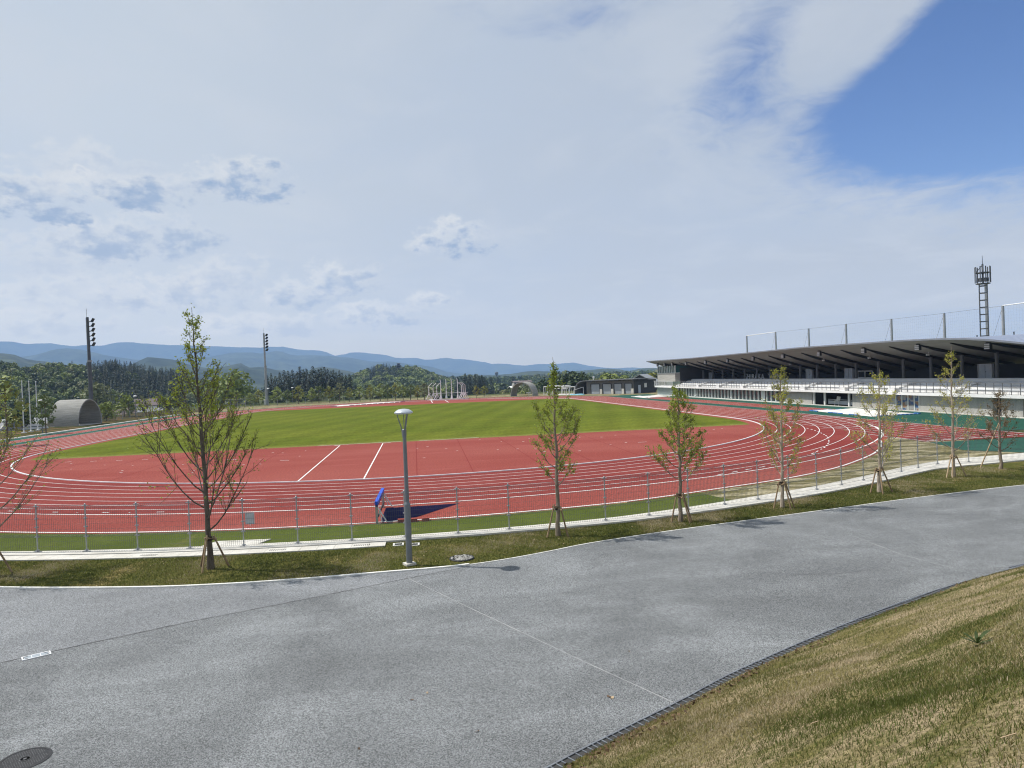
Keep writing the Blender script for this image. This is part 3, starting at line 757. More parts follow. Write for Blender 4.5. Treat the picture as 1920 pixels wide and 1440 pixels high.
def panel(L):
    b = MB(); W = .0036
    n = max(6, int(L/.075))
    for i in range(1, n):
        x = L*i/n
        pts = [(x, 0, .09), (x, 0, .60), (x, -.05, .64), (x, 0, .68), (x, 0, FH-.14), (x, -.05, FH-.09), (x, 0, FH-.04)]
        for p0, p1 in zip(pts, pts[1:]): b.beam(p0, p1, W*1.7, W*1.7, (0, 1, 0))
    for z, yy in ((.09, 0), (.24, 0), (.42, 0), (.60, 0), (.64, -.05), (.68, 0), (.88, 0), (1.08, 0), (1.28, 0), (1.48, 0), (FH-.14, 0), (FH-.09, -.05), (FH-.04, 0)):
        w = .008 if z in (.60, .68, FH-.14, FH-.04, .64, FH-.09) else .0055
        b.beam((.03, yy, z), (L-.03, yy, z), w, w)
    return b
pcache = {}
for (x, y), (x2, y2) in zip(fp, fp[1:]):
    L = math.hypot(x2-x, y2-y); key = round(L, 2)
    if key not in pcache:
        c = panel(L).build('mesh_panel', 'wire', fix=False); c.parent = fence; pcache[key] = c
    else: c = pcache[key].copy(); COL.objects.link(c); c.parent = fence
    c.location = (x-fp[0][0], y-fp[0][1], 0); c.rotation_euler = (0, 0, math.atan2(y2-y, x2-x))
# notice panel hung on the fence
sp = gz(466, 1029); d0 = Vector((-sp[1], sp[0], 0)).normalized(); rs = 55.08; qs = math.degrees(math.atan2(sp[1], sp[0]))
t = thing('notice_board', 'small grey rectangular notice panel hung on the wire fence left of the lamp post', 'sign', (*pol(rs, qs), .86), rz=R_(qs+90))
b = MB(); b.box((0, -.02, .22), (.34, .006, .44)); b.cur = 1
o = b.build('panel', 'sign'); o.parent = t
for x in (-.15, .15): b = MB(); b.box((x, -.01, .40), (.02, .03, .02)); o = b.build('clip', 'whitemetal'); o.parent = t
b = MB(); b.box((0, -.01, -.02), (.025, .02, .06)); o = b.build('hanger', 'whitemetal'); o.parent = t

# --- street lamp
LP = gz(768, 1059)
t = thing('lamp_post', 'grey lamp post with a dome cap on a three-armed fork on the lawn edge', 'street lamp', (LP[0], LP[1], 0))
b = MB(); b.box((0, 0, .035), (.34, .34, .07), .4); o = b.build('base', 'concrete', None); o.parent = t
b = MB(); b.tube([(0, 0, .05), (0, 0, 1.98)], .100, 20); b.lathe([(.100, 1.98), (.085, 2.03), (.072, 2.05)], n=20); o = b.build('lower_sleeve', 'lamppole', smooth=False); o.parent = t
b = MB(); b.lathe([(.070, 2.0), (.060, 4.22), (.072, 4.22), (.072, 4.42), (.05, 4.44)], n=20); o = b.build('pole', 'lamppole'); o.parent = t
for k in range(3):
    a = R_(175+120*k); ca, sa = math.cos(a), math.sin(a); b = MB()
    pts = [(ca*r, sa*r, z) for r, z in ((.055, 4.20), (.075, 4.42), (.105, 4.55), (.165, 4.74), (.20, 4.86), (.21, 4.97))]
    b.tube(pts, [.020, .019, .018, .017, .015, .015], 8); o = b.build('arm', 'lamppole'); o.parent = t
b = MB(); b.lathe([(.29, 4.955), (.305, 4.97), (.295, 4.995), (.24, 5.045), (.16, 5.085), (.05, 5.10), (.004, 5.102)], n=36); o = b.build('cap', 'lamphead', smooth=True); o.parent = t
b = MB(); b.lathe([(.255, 4.935), (.265, 4.952)], n=30); o = b.build('lens', 'lampglass'); o.parent = t
b = MB(); b.tube([(0, 0, 4.40), (0, 0, 4.95)], .012, 8); o = b.build('stem', 'lamppole'); o.parent = t

# --- concrete pieces in the lawn
p = gz(746, 1020.5)
for i, (px_, w_, lab) in enumerate(((gz(747, 1021), .30, 'small white concrete box frame in the lawn left of the lamp post foot'), (gz(778, 1021), .24, 'white concrete box frame half hidden behind the lamp post'))):
    t = thing('valve_box', lab, 'box frame', (px_[0], px_[1], -.01), 'concrete box frames in the lawn')
    b = MB()
    for s in (-1, 1): b.box((0, s*.17, .012), (w_+.1, .06, .03)); b.box((s*(w_/2+.015), 0, .012), (.06, .28, .03))
    o = b.build('frame', 'kerbwhite', t if False else None); o.parent = t
    b = MB(); b.box((0, 0, .006), (w_-.04, .27, .012)); o = b.build('lid', 'castiron'); o.parent = t
sc = gz(866, 1047)
t = thing('cobbled_cover', 'round cover filled with pale cobble stones in the lawn right of the lamp post', 'cover', (sc[0], sc[1], -.01))
b = MB(); b.lathe([(.40, 0), (.42, .02), (.40, .045), (.36, .045), (.35, .01)], n=32); o = b.build('rim', 'castiron'); o.parent = t
b = MB(); r3 = random.Random(5)
for k in range(95):
    rr = .35*math.sqrt(r3.random()); a = r3.random()*6.283; s = r3.uniform(.03, .055)
    b.lathe([(s*.4, -.01), (s, .01), (s*.9, .035), (s*.4, .048)], (rr*math.cos(a), rr*math.sin(a), .01), 7)
o = b.build('cobbles', 'stone', smooth=True); o.parent = t
# manhole and access plate on the path
mp = gz(47, 1424)
t = thing('manhole_cover', 'round dark cast iron manhole cover with ridge pattern set in the asphalt', 'manhole cover', (mp[0], mp[1], .0), rz=.62)
b = MB(); b.lathe([(.385, .0), (.385, .010), (.345, .012), (.345, .004)], n=48); o = b.build('rim', 'castiron'); o.parent = t
b = MB(); b.lathe([(.34, .0), (.34, .009)], n=48); b.cur = 1
for i in range(-10, 11):
    x = i*.032
    for s in (-1, 1):
        L = math.sqrt(max(.0, .33**2-x*x)); 
        for j in range(int(L/.06)):
            y = s*(.035+.06*j+(.03 if i % 2 else 0))
            if math.hypot(x, y) < .095 or math.hypot(x, y) > .318: continue
            b.box((x, y, .011), (.009, .036, .006))
b.lathe([(.085, .009), (.085, .016), (.070, .016), (.070, .009)], n=24); b.lathe([(.03, .009), (.03, .016)], n=16)
o = b.build('lid', ['castiron', 'ironhi']); o.parent = t
a0, a1 = gz(43, 1236), gz(93, 1224.5)
cx_, cy_ = (a0[0]+a1[0])/2, (a0[1]+a1[1])/2; an = math.atan2(a1[1]-a0[1], a1[0]-a0[0]); Lp = math.hypot(a1[0]-a0[0], a1[1]-a0[1])
t = thing('access_plate', 'pale rectangular metal access plate with two dark handles set across the asphalt seam', 'cover plate', (cx_, cy_, .004), rz=an)
b = MB()
for s in (-1, 1): b.box((0, s*.115, .008), (Lp+.05, .03, .014)); b.box((s*Lp/2, 0, .008), (.05, .20, .014))
for x in (-.09, .08): b.box((x, 0, .0085), (.012, .20, .013))
o = b.build('frame', 'whitemetal'); o.parent = t
MT['plate'] = M('plate_grey', (.34, .38, .42), (.28, .32, .35), 6, rough=.5)
b = MB(); b.box((0, 0, .006), (Lp-.05, .20, .008)); o = b.build('plate', 'plate'); o.parent = t
for s in (-1, 1):
    b = MB()
    for y in (-.075, .075): b.box((s*.205, y, .0125), (.085, .022, .006))
    b.box((s*.245, 0, .0125), (.014, .13, .006)); o = b.build('handle', 'slot'); o.parent = t
# end grate of the drain
ge = gz(1909, 1067)
t = thing('drain_grate', 'flat grey metal grate at the right end of the slot drain', 'grate', (ge[0]+.35, ge[1]+.10, .004), rz=.28)
b = MB()
for k in range(9): b.box((-.4+.1*k, 0, .014), (.035, .40, .016))
for s in (-1, 1): b.box((0, s*.2, .014), (.9, .03, .018))
o = b.build('bars', 'steelgrate'); o.parent = t
b = MB(); b.box((0, 0, .002), (.86, .38, .003)); o = b.build('well', 'slot'); o.parent = t
# dry leaves on the path
for i, (x, y, lab) in enumerate(((1142, 1307, 'curled dark brown leaf near the joint line end'), (1148, 1309, 'tan leaf touching the curled dark leaf near the joint line end'), (773, 1313, 'dark dry leaf lying alone mid path below the joint line'), (801, 1300, 'pale tan leaf lying mid path below the joint line'),
                            (673, 1405, 'dark leaf lying near the bottom edge of the path'), (895, 1372, 'small dark leaf left of the drain on the path'), (1180, 1222, 'small dark leaf right of the long joint line'))):
    q = gz(x, y); r4 = random.Random(i); o = MB()
    s = .028 if i > 1 else .04; aa = r4.random()*6
    P = [(q[0]+s*k*math.cos(aa+w), q[1]+s*k*math.sin(aa+w), .006+zz) for w, k, zz in ((0, 1.6, .012), (.7, .8, .02), (2.4, .9, .004), (3.1, 1.5, .016), (4.1, .9, .0), (5.4, .8, .012))]
    o.add(P, [(0, 1, 5), (1, 2, 4, 5), (2, 3, 4)]); ob = o.build('fallen_leaf', 'woodpale' if 'tan' in lab else 'deadleaf', fix=False); tag(ob, lab, 'leaf', 'dry leaves on the path')
# weed on the bank
def bank_hit(x, y):
    d = ray(x, y); P = CAM.copy()
    for t_ in np.arange(1, 30, .02):
        q = CAM+d*t_
        j = min(range(len(DB)), key=lambda i: (DB[i][0]-q[0])**2+(DB[i][1]-q[1])**2)
        dd = (q[0]-DB[j][0])*NRM[j].x+(q[1]-DB[j][1])*NRM[j].y
        if q[2] <= .5*max(dd, 0)-.02+(.06*math.sin(dd*1.3) if dd > .3 else 0): return q
    return q
wp = bank_hit(1832, 1206)
b = MB(); r5 = random.Random(2)
for k in range(11):
    a = k*2.4; L = r5.uniform(.16, .30); el = r5.uniform(.35, 1.1); w = .022
    pts = [(wp[0]+math.cos(a)*L*f*math.cos(el*(1-.35*f)), wp[1]+math.sin(a)*L*f*math.cos(el*(1-.35*f)), wp[2]+L*f*math.sin(el)*(1-.35*f)) for f in (0, .4, .75, 1)]
    ws = (.006, w, w*.8, .001); s = (-math.sin(a), math.cos(a))
    vs = []
    for p, wv in zip(pts, ws): vs += [(p[0]+s[0]*wv, p[1]+s[1]*wv, p[2]), (p[0]-s[0]*wv, p[1]-s[1]*wv, p[2])]
    b.add(vs, [(0, 1, 3, 2), (2, 3, 5, 4), (4, 5, 7, 6)])
tag(b.build('weed_plant', 'weed', fix=False), 'dark green broad-leaved weed growing alone on the bank', 'weed')
for k, (x, y, lab) in enumerate(((1528, 1364, 'short pale straw stalk lying on the bank left of centre'), (1893, 1394, 'long pale straw stalk lying near the right edge of the bank'))):
    q = bank_hit(x, y); b = MB(); L = .10 if k == 0 else .14; b.beam((q[0]-L/2, q[1], q[2]+.05), (q[0]+L/2, q[1]+.01, q[2]+.065), .008, .005)
    tag(b.build('straw_stalk', 'woodpale'), lab, 'straw', 'straw on the bank')

# --- steeplechase barrier over the pit
t = thing('steeplechase_barrier', 'blue topped steeplechase barrier standing at the end of the water jump pit', 'barrier', (-1.32, -49.9, 0))
y0, y1 = -1.95, 1.85; sl = .10
b = MB(); b.beam((-.03, y0, .86), (-.03+.10, y1, .86), .14, .14); o = b.build('top_bar', 'blue'); o.parent = t
b = MB(); b.beam((-.03+.005, y0-.0005, .75), (-.03+.10, y1, .75), .10, .09); o = b.build('lower_bar', 'bluedark'); o.parent = t
for yy in (y0+.06, y1-.06):
    b = MB(); xx = -.03+.1*(yy-y0)/3.8
    b.box((xx, yy, .35), (.10, .10, .70)); o = b.build('leg', 'boardconc'); o.parent = t
    b = MB(); b.beam((xx+.06, yy, .66), (xx+.42, yy, .02), .05, .05, (0, 1, 0)); b.beam((xx+.10, yy+.04, .50), (xx+.22, yy+.04, .05), .04, .04, (0, 1, 0)); o = b.build('brace', 'whitemetal'); o.parent = t
b = MB(); b.beam((.03, y0+.1, .30), (.12, y1-.1, .30), .03, .12); o = b.build('kick_board', 'darkwall'); o.parent = t
for k, xx in enumerate((.02, .55, 1.05)):
    b = MB(); b.box((xx-.35, -51.84-.02*k, .06), (.30, .28, .13), .02*k)
    tag(b.build('kerb_block', 'red'), ('red rubber block beside the barrier leg at the pit edge', 'middle red rubber block at the pit edge', 'red rubber block farthest right at the pit edge')[k], 'block', 'red blocks along the pit edge')

# ================================================================== STAKED TREES
def crown_leaves(tips, size, per, spread, rs):
    V = []; 
    for (p, k) in tips:
        for _ in range(per):
            c = np.array(p)+rs.normal(0, spread, 3)
            u = rs.normal(size=3); u /= np.linalg.norm(u); w = np.cross(u, rs.normal(size=3)); w /= np.linalg.norm(w)+1e-9
            s = size*rs.uniform(.55, 1.25); u = u*s; w = w*s*.62
            V += [c-u, c-w*.9+u*.1, c+u, c+w*.9+u*.1]
    V = np.array(V); return V, np.arange(len(V)).reshape(-1, 4)
def make_tree(name, label, loc, H, r0, prof, hb, nprim, seed, bark, leaf, leafsize, per, lean=(0, 0), dens=1., rise=1.5, group='staked young trees along the fence', barkless=.1, sub=(4, 8), wild=.10):
    rs = np.random.default_rng(seed)
    t = thing(name, label, 'tree', (loc[0], loc[1], -.02), group)
    b = MB()
    nseg = 14; tr = []
    for i in range(nseg+1):
        f = i/nseg; tr.append((lean[0]*f+rs.normal(0, .018)*(f > 0), lean[1]*f+rs.normal(0, .018)*(f > 0), H*f))
    rad = [max(.006, r0*(1-f)**.75*(1 if f > .02 else 1.35)) for f in [i/nseg for i in range(nseg+1)]]
    b.tube(tr, rad, 9)
    tips = []
    def on_trunk(h):
        f = h/H*nseg; i = min(int(f), nseg-1); k = f-i
        return np.array(tr[i])*(1-k)+np.array(tr[i+1])*k
    for i in range(nprim):
        f = (i+rs.uniform(0, .8))/nprim
        h0 = H*(hb+(.95-hb)*f**.85)
        R = .3
        for _ in range(4): R = max(.08, interp(prof, min(1, (h0+rise*R)/H)))
        R *= rs.uniform(.72, 1.08)
        az = i*2.39996+rs.normal(0, .3); dx, dy = math.cos(az), math.sin(az)
        st = on_trunk(h0); k = 7; pts = []; ri = rise*rs.uniform(.85, 1.2)
        bend = rs.normal(0, wild)
        for j in range(k+1):
            s = j/k; out = R*(s**.85); z = ri*R*(s**1.25)
            side = bend*R*s*s
            pts.append(st+np.array([dx*out-dy*side, dy*out+dx*side, z])+rs.normal(0, .012, 3)*(s > 0))
        rb = max(.010, rad[min(int(h0/H*nseg), nseg)]*.34)
        b.tube(pts, [max(.0055, rb*(1-.8*j/k)) for j in range(k+1)], 5, cap=False)
        L = math.hypot(R, ri*R); tips.append((pts[-1], 1))
        ns = int(rs.integers(*sub)*max(.5, min(1.7, L/1.1)))
        for m in range(ns):
            s = rs.uniform(.28, .97); j = min(int(s*k), k-1); kk = s*k-j
            p = pts[j]*(1-kk)+pts[j+1]*kk; tg = pts[j+1]-pts[j]; tg /= np.linalg.norm(tg)
            dr = tg*.8+rs.normal(0, .42, 3)+np.array([dx*.15, dy*.15, .35]); dr /= np.linalg.norm(dr)
            l2 = L*rs.uniform(.16, .40)*(1.15-s*.5); e = []
            for q in range(5):
                g = q/4; e.append(p+dr*l2*g+np.array([0, 0, .10*l2*g*g])+rs.normal(0, .010, 3)*(q > 0))
            b.tube(e, [.0085, .0075, .007, .006, .005], 4, cap=False)
            for q in (1, 2, 3, 4):
                if rs.random() < dens*(.30+.6*s): tips.append((e[q], 1))
            for _ in range(2):
                if rs.random() < .75:
                    p2 = e[int(rs.integers(1, 4))]; d2 = dr+rs.normal(0, .55, 3); d2 /= np.linalg.norm(d2); l3 = l2*rs.uniform(.25, .5)
                    b.tube([p2, p2+d2*l3*.5+rs.normal(0, .008, 3), p2+d2*l3], [.006, .0055, .0045], 3, cap=False)
                    if rs.random() < dens: tips.append((p2+d2*l3, 1)); 
                    if rs.random() < dens*.7: tips.append((p2+d2*l3*.55, 1))
    for f in np.linspace(.72, 1, 14 if prof[-2][1] > .2 else 5):
        if rs.random() < .8*dens: tips.append((on_trunk(H*f)+rs.normal(0, .03, 3), 1))
    o = b.build('trunk', bark, None, fix=False); o.parent = t
    V, Fq = crown_leaves(tips, leafsize, per, .055, rs)
    o = meshobj('crown', V, Fq, leaf); o.parent = t
    return t
def stakes(loc, label, angs=(250, 20, 130), reach=.52, h=1.15, seed=1, mat_='wood', bars=True):
    rs = random.Random(seed); t = thing('tree_stakes', label, 'tree support', (loc[0], loc[1], -.03), 'wooden tripod tree supports')
    tops = []
    for a in angs:
        a = R_(a); rr = reach*rs.uniform(.9, 1.1); p0 = (rr*math.cos(a), rr*math.sin(a), 0); p1 = (.13*math.cos(a), .13*math.sin(a), h*rs.uniform(.98, 1.06))
        b = MB(); b.tube([p0, p1], [.034, .030], 8); o = b.build('post', mat_); o.parent = t; tops.append(p1)
    if bars:
        for i in range(len(tops)):
            p, q = Vector(tops[i]), Vector(tops[(i+1) % len(tops)]); d = (q-p).normalized()*.10
            b = MB(); b.tube([p-d+Vector((0, 0, -.10-.02*i)), q+d+Vector((0, 0, -.10-.02*i))], .027, 7); o = b.build('crossbar', mat_); o.parent = t
    b = MB()
    for z in (h-.16, h-.11, h-.06): b.lathe([(.085, z), (.10, z+.02), (.085, z+.04)], n=12)
    o = b.build('rope', 'rope'); o.parent = t
    return t
TL = dict(A=gz(395, 1066), B=gz(1047, 1004), C=gz(1276, 977), D=gz(1467, 951), E=gz(1649, 922), F=gz(1788, 893), G=gz(1876, 879))
make_tree('young_tree', 'tallest staked tree with dark trunk and many steep branches left of the lamp post', TL['A'], 8.75, .098,
          [(0, .3), (.15, 1.3), (.27, 1.8), (.38, 2.1), (.50, 2.1), (.62, 1.75), (.74, 1.28), (.84, .85), (.93, .36), (1, .06)], .13, 52, 11, 'bark_dark', 'leaf_green', .042, 3, (-.25, .1), .66, 1.45, sub=(7, 11))
stakes(TL['A'], 'wooden tripod stakes at the foot of the tallest tree', (255, 15, 140), .55, 1.12, 1)
make_tree('young_tree', 'staked tree with bare thin leader and dense lower twigs right of the lamp post', TL['B'], 6.7, .085,
          [(0, .3), (.22, .62), (.34, .72), (.48, .95), (.58, .98), (.70, .78), (.80, .48), (.86, .10), (1, .02)], .26, 36, 22, 'bark_grey', 'leaf_green', .040, 3, (.05, 0), .9, 1.15, sub=(8, 12))
stakes(TL['B'], 'wooden tripod stakes at the foot of the tree with the thin leader', (200, 320, 80), .45, 1.15, 2)
make_tree('young_tree', 'short staked tree with the fullest dark green crown', TL['C'], 5.4, .085,
          [(0, .3), (.30, .55), (.45, 1.12), (.62, 1.08), (.76, .82), (.90, .42), (1, .12)], .27, 36, 33, 'bark_grey', 'leaf_green', .044, 3, (.1, 0), .85, 1.1, sub=(8, 12))
stakes(TL['C'], 'wooden tripod stakes at the foot of the short full-crowned tree', (195, 330, 300), .46, 1.15, 3)
make_tree('young_tree', 'slim staked tree with bronze tinged leaves in front of the grandstand centre', TL['D'], 6.1, .078,
          [(0, .3), (.20, .55), (.36, 1.02), (.55, 1.12), (.72, .72), (.86, .42), (1, .14)], .17, 32, 44, 'bark_pale', 'leaf_olive', .040, 3, (.15, 0), .75, 1.2, sub=(8, 12))
stakes(TL['D'], 'wooden tripod stakes at the foot of the slim bronze leaved tree', (195, 330, 290), .50, 1.15, 4)
make_tree('young_tree', 'wide sparse staked tree with yellow green leaves', TL['E'], 5.75, .088,
          [(0, .3), (.25, .8), (.45, 1.42), (.60, 1.35), (.74, 1.0), (.88, .6), (1, .12)], .17, 30, 55, 'bark_pale', 'leaf_yellow', .042, 2, (.2, 0), .72, 1.05, sub=(8, 12))
stakes(TL['E'], 'wooden tripod stakes at the foot of the wide yellow green tree', (190, 335, 250), .52, 1.12, 5)
make_tree('young_tree', 'pale trunked staked tree with long bare leader and few leaves', TL['F'], 6.75, .085,
          [(0, .3), (.18, .8), (.36, 1.22), (.50, 1.28), (.62, 1.0), (.74, .62), (.84, .4), (1, .04)], .16, 30, 66, 'bark_pale', 'leaf_yellow', .040, 2, (.08, 0), .6, 1.1, sub=(8, 12))
stakes(TL['F'], 'pale wooden tripod stakes at the foot of the pale trunked tree', (200, 335, 225), .58, 1.12, 6, 'woodpale')
make_tree('young_tree', 'small rounded tree with sparse bronze leaves and one long leaning prop', TL['G'], 4.35, .085,
          [(0, .3), (.20, .8), (.40, 1.15), (.60, 1.1), (.78, .72), (.92, .4), (1, .12)], .22, 30, 77, 'bark_grey', 'leaf_brown', .042, 2, (.05, 0), .55, .9, sub=(8, 12))
g0, g1 = gz(1838, 877), TL['G']
t = thing('tree_prop', 'single long pale wooden pole leaning against the small rounded tree', 'tree support', (g0[0], g0[1], -.02))
b = MB(); b.tube([(0, 0, 0), (g1[0]-g0[0]+.12, g1[1]-g0[1], 2.75)], [.034, .028], 8); o = b.build('post', 'woodpale'); o.parent = t
HL = (-14.05, -56.42)
make_tree('young_tree', 'staked tree cut off by the left edge with its branches reaching into view', HL, 7.0, .10,
          [(0, .3), (.2, 1.3), (.36, 1.75), (.55, 1.75), (.74, 1.35), (.90, .7), (1, .15)], .18, 40, 88, 'bark_grey', 'leaf_green', .040, 2, (0, 0), .62, 1.15, sub=(7, 11))
stakes(HL, 'wooden tripod stakes at the left edge of the lawn', (18, 140, 260), .76, 1.25, 8)

# ================================================================== GRANDSTAND
GS = thing('grandstand', 'long low grandstand with a sweeping pale roof, white terraces and glazed ground floor', 'grandstand', (60, 30, 0))
YN, YF = -31.0, 87.9
LF, LR = 57.0, 72.5
def zf(a): return interp([(-31, 8.45), (-12, 8.45), (5, 8.60), (17, 8.68), (34, 8.52), (60, 8.37), (88, 8.47)], a)
def su(a): return interp([(-31, .17), (-11, .19), (5, .255), (15, .295), (88, .30)], a)
def stp(a): return interp([(-31, .0), (-12, .01), (0, .12), (15, .24), (88, .26)], a)
def droop(l, a):
    d = interp([(-31, 2.6), (-23, 1.15), (-19, .62), (-16, .33), (-12, .10), (-6, 0), (90, 0)], a)
    return d*math.exp(-((l-57)/4.2)**2)
def ztop(l, a): return zf(a) - stp(a)*(l-LF) - droop(l, a)
def zund(l, a): return zf(a) - .16 - su(a)*(l-LF) - droop(l, a)
ya = np.linspace(YN, YF, 70); la = [57, 57.6, 58.4, 59.4, 60.6, 62, 63.5, 65, 67, 69, 71, 72.5]
b = MB(); n = len(la)
b.cur = 0; b.add([(l, a, ztop(l, a)) for a in ya for l in la], [(i*n+j, i*n+j+1, (i+1)*n+j+1, (i+1)*n+j) for i in range(len(ya)-1) for j in range(n-1)])
b.cur = 1; b.add([(l, a, zund(l, a)) for a in ya for l in la], [(i*n+j, (i+1)*n+j, (i+1)*n+j+1, i*n+j+1) for i in range(len(ya)-1) for j in range(n-1)])
b.cur = 2
e = [(la[0], a) for a in ya]; b.add([(l-.003, a, ztop(l, a)+.01) for l, a in e]+[(l-.003, a, zund(l, a)-.01) for l, a in e], [(i, i+1, len(e)+i+1, len(e)+i) for i in range(len(e)-1)])
e = [(la[-1], a) for a in ya]; b.add([(l+.003, a, ztop(l, a)) for l, a in e]+[(l+.003, a, zund(l, a)) for l, a in e], [(i, i+1, len(e)+i+1, len(e)+i) for i in range(len(e)-1)])
for a_, s in ((YN, -1), (YF, 1)):
    e = [(l, a_) for l in la]; b.add([(l, a+.003*s, ztop(l, a)) for l, a in e]+[(l, a+.003*s, zund(l, a)) for l, a in e], [(i, i+1, len(e)+i+1, len(e)+i) for i in range(len(e)-1)])
b.build('roof', ['roofmetal', 'soffit', 'fascia'], GS, fix=False)
ribs_a = [-26.6, -21.4, -16.2, -11.1] + [-11.1+5.13*k for k in range(1, 19)]
pr = None
for a in ribs_a:
    b = MB(); ls = [59.0, 61, 63, 65, 67, 69, 71.5]
    top = [(l, zund(l, a)+.02) for l in ls]; bot = [(l, zund(l, a)-.05-.30*min(1, (l-58.6)/2.)) for l in ls]; m = len(ls)
    vs = [(l, a+s*.09, z) for s in (-1, 1) for (l, z) in top+bot]
    fs = [(i, i+1, m+i+1, m+i) for i in range(m-1)]+[(2*m+i+1, 2*m+i, 3*m+i, 3*m+i+1) for i in range(m-1)]+[(m+i, m+i+1, 3*m+i+1, 3*m+i) for i in range(m-1)]+[(0, m, 3*m, 2*m), (m-1, 2*m+m-1, 4*m-1, 2*m-1)]
    b.add(vs, fs); b.build('rib', 'rib', GS)
    b = MB(); b.tube([(64.6, a, 3.3), (64.6, a, zund(64.6, a)-.25)], .20, 14); b.build('column', 'column', GS)
# floodlight clusters under the roof edge
for k, a in enumerate([-16.6, -6.3, 3.9, 14.3, 24.6, 34.8, 45.2, 55.5, 66.0, 74.5, 79.6, 84.6]):
    z = zund(58.6, a); b = MB(); b.cur = 0
    b.box((58.75, a, z-.15), (.12, .55, .34)); b.box((58.72, a, z-.46), (.30, .78, .62))
    b.cur = 1
    for j in range(3): b.box((58.555, a, z-.26-.2*j), (.03, .68, .15))
    b.build('floodlight', ['rib', 'lens'], GS)
# ceiling cameras and speakers
for (l, a) in ((62.5, 8.2), (63.0, -2.5), (62.2, 18.9), (63.2, 30.5)):
    b = MB(); z = zund(l, a); b.tube([(l, a, z), (l, a, z-.30)], .03, 6); b.box((l-.1, a, z-.36), (.34, .2, .2)); b.build('ceiling_camera', 'lens', GS)
# deck slab
b = MB(); b.box((61.5, 28.6, 2.09), (6.0, 116.2, .30)); b.build('deck', 'stand_white', GS)
b = MB(); b.box((61.45, 87.2, 2.09), (5.0, 1.0, .29)); b.build('balcony', 'stand_white', GS)
# terraces: three white steps with grey bench lines
b = MB()
for k in range(4):
    l0 = 59.2+1.15*k; z1 = 2.66+.34*k
    b.cur = 0; b.box((l0+1.6, 22.2, (2.27+z1)/2), (3.2-.003*k, 103.6-.02*k, z1-2.27))
    b.cur = 1; b.box((l0+.46, 22.2, z1+.055), (.36, 103.0, .10))
    b.cur = 0
    for j in range(21):
        pass
b.build('terrace', ['stand_white', 'stand_grey'], GS)
# cross aisles
for j, a in enumerate([-22, -11.5, -1.5, 8.8, 19, 29.2, 39.5, 49.8, 60]):
    b = MB()
    for k in range(5): b.box((58.9+.62*k, a, 2.45+.17*k), (.62, 1.25, .52))
    b.build('aisle_steps', 'stand_white', GS)
# railing: uprights and three bars
b = MB()
for a in np.arange(-29, 74, 1.07): b.box((58.66, a, 2.86), (.05, .05, 1.2))
for z in (2.68, 3.04, 3.44): b.box((58.66, 22.3, z), (.06, 103, .065))
b.build('railing', 'column', GS)
b = MB()
for a in np.arange(74.6, 87.4, .42): b.box((58.66, a, 2.86), (.04, .05, 1.18))
for z in (2.42, 3.46): b.box((58.66, 81, z), (.045, 13, .05))
for l in np.arange(58.8, 62, .42): b.box((l, 87.35, 2.9), (.05, .04, 1.12))
b.box((60.2, 87.35, 3.46), (3.6, .045, .05)); b.build('balcony_railing', 'whitemetal', GS)
# back wall and doors
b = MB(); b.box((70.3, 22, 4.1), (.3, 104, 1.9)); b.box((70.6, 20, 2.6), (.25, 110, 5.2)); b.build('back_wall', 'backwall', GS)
b = MB()
for a in (12, 24.5, 41, -13.5): b.beam((70.1, a, 3.2), (70.1, a, 5.05), .06, .06)
b.build('wall_posts', 'rib', GS)
for a, l, w, h in ((gl(1847, 705, 66.8)[1], 66.8, 1.9, 1.9), (gl(1591, 703, 66.8)[1], 66.8, 1.9, 1.8), (gl(1517, 703, 66.8)[1], 66.8, 1.7, 1.9), (gl(1333, 707, 66.8)[1], 66.8, 2.0, 1.7)):
    p = MB(); p.box((l+.2, a, 3.35+h/2), (.35, w, h)); p.cur = 1
    p.box((l+.015, a, 3.35+h*.55), (.02, .02, h*.85)); p.box((l+.012, a-.1, 3.35+h*.55), (.03, .06, .12)); p.cur = 2
    for s in (-1, 1): p.box((l+.1, a+s*(w/2+.05), 3.35+h/2), (.3, .08, h+.06))
    p.box((l+.1, a, 3.35+h+.04), (.3, w+.18, .08)); p.build('door', ['door', 'rib', 'stand_grey'], GS)
b = MB(); c1a = gl(1622, 703, 67)[1]
for z_ in (4.75, 3.75): b.box((67, c1a, z_), (.12, 3.6, .12))
for a in (c1a-1.75, c1a, c1a+1.75): b.box((67, a, 4.25), (.12, .09, 1.1))
b.build('counter_window', 'whitemetal', GS)
# lettering high on the back wall
pl = gl(1426, 706, 67.4)
for word, off in (('SHIRAKA', 2.6), ('TWN', -5.4)):
    fc = bpy.data.curves.new('sign_lettering', 'FONT'); fc.body = word; fc.size = 1.5; fc.extrude = .03; fc.offset = .012; fc.align_x = 'CENTER'; fc.space_character = 1.12
    fo = bpy.data.objects.new('sign_lettering', fc); COL.objects.link(fo); fc.materials.append(MT['whitemetal'])
    bpy.context.view_layer.update()
    lm_ = bpy.data.meshes.new_from_object(fo.evaluated_get(bpy.context.evaluated_depsgraph_get())); bpy.data.objects.remove(fo); fo = bpy.data.objects.new('sign_lettering', lm_); link(fo, GS)
    if not lm_.materials: lm_.materials.append(MT['whitemetal'])
    fo.location = (67.4-60, pl[1]-30+off, pl[2]-.5); fo.rotation_euler = (R_(90), 0, R_(-90)); fo.scale = (1.25, 1, 1)
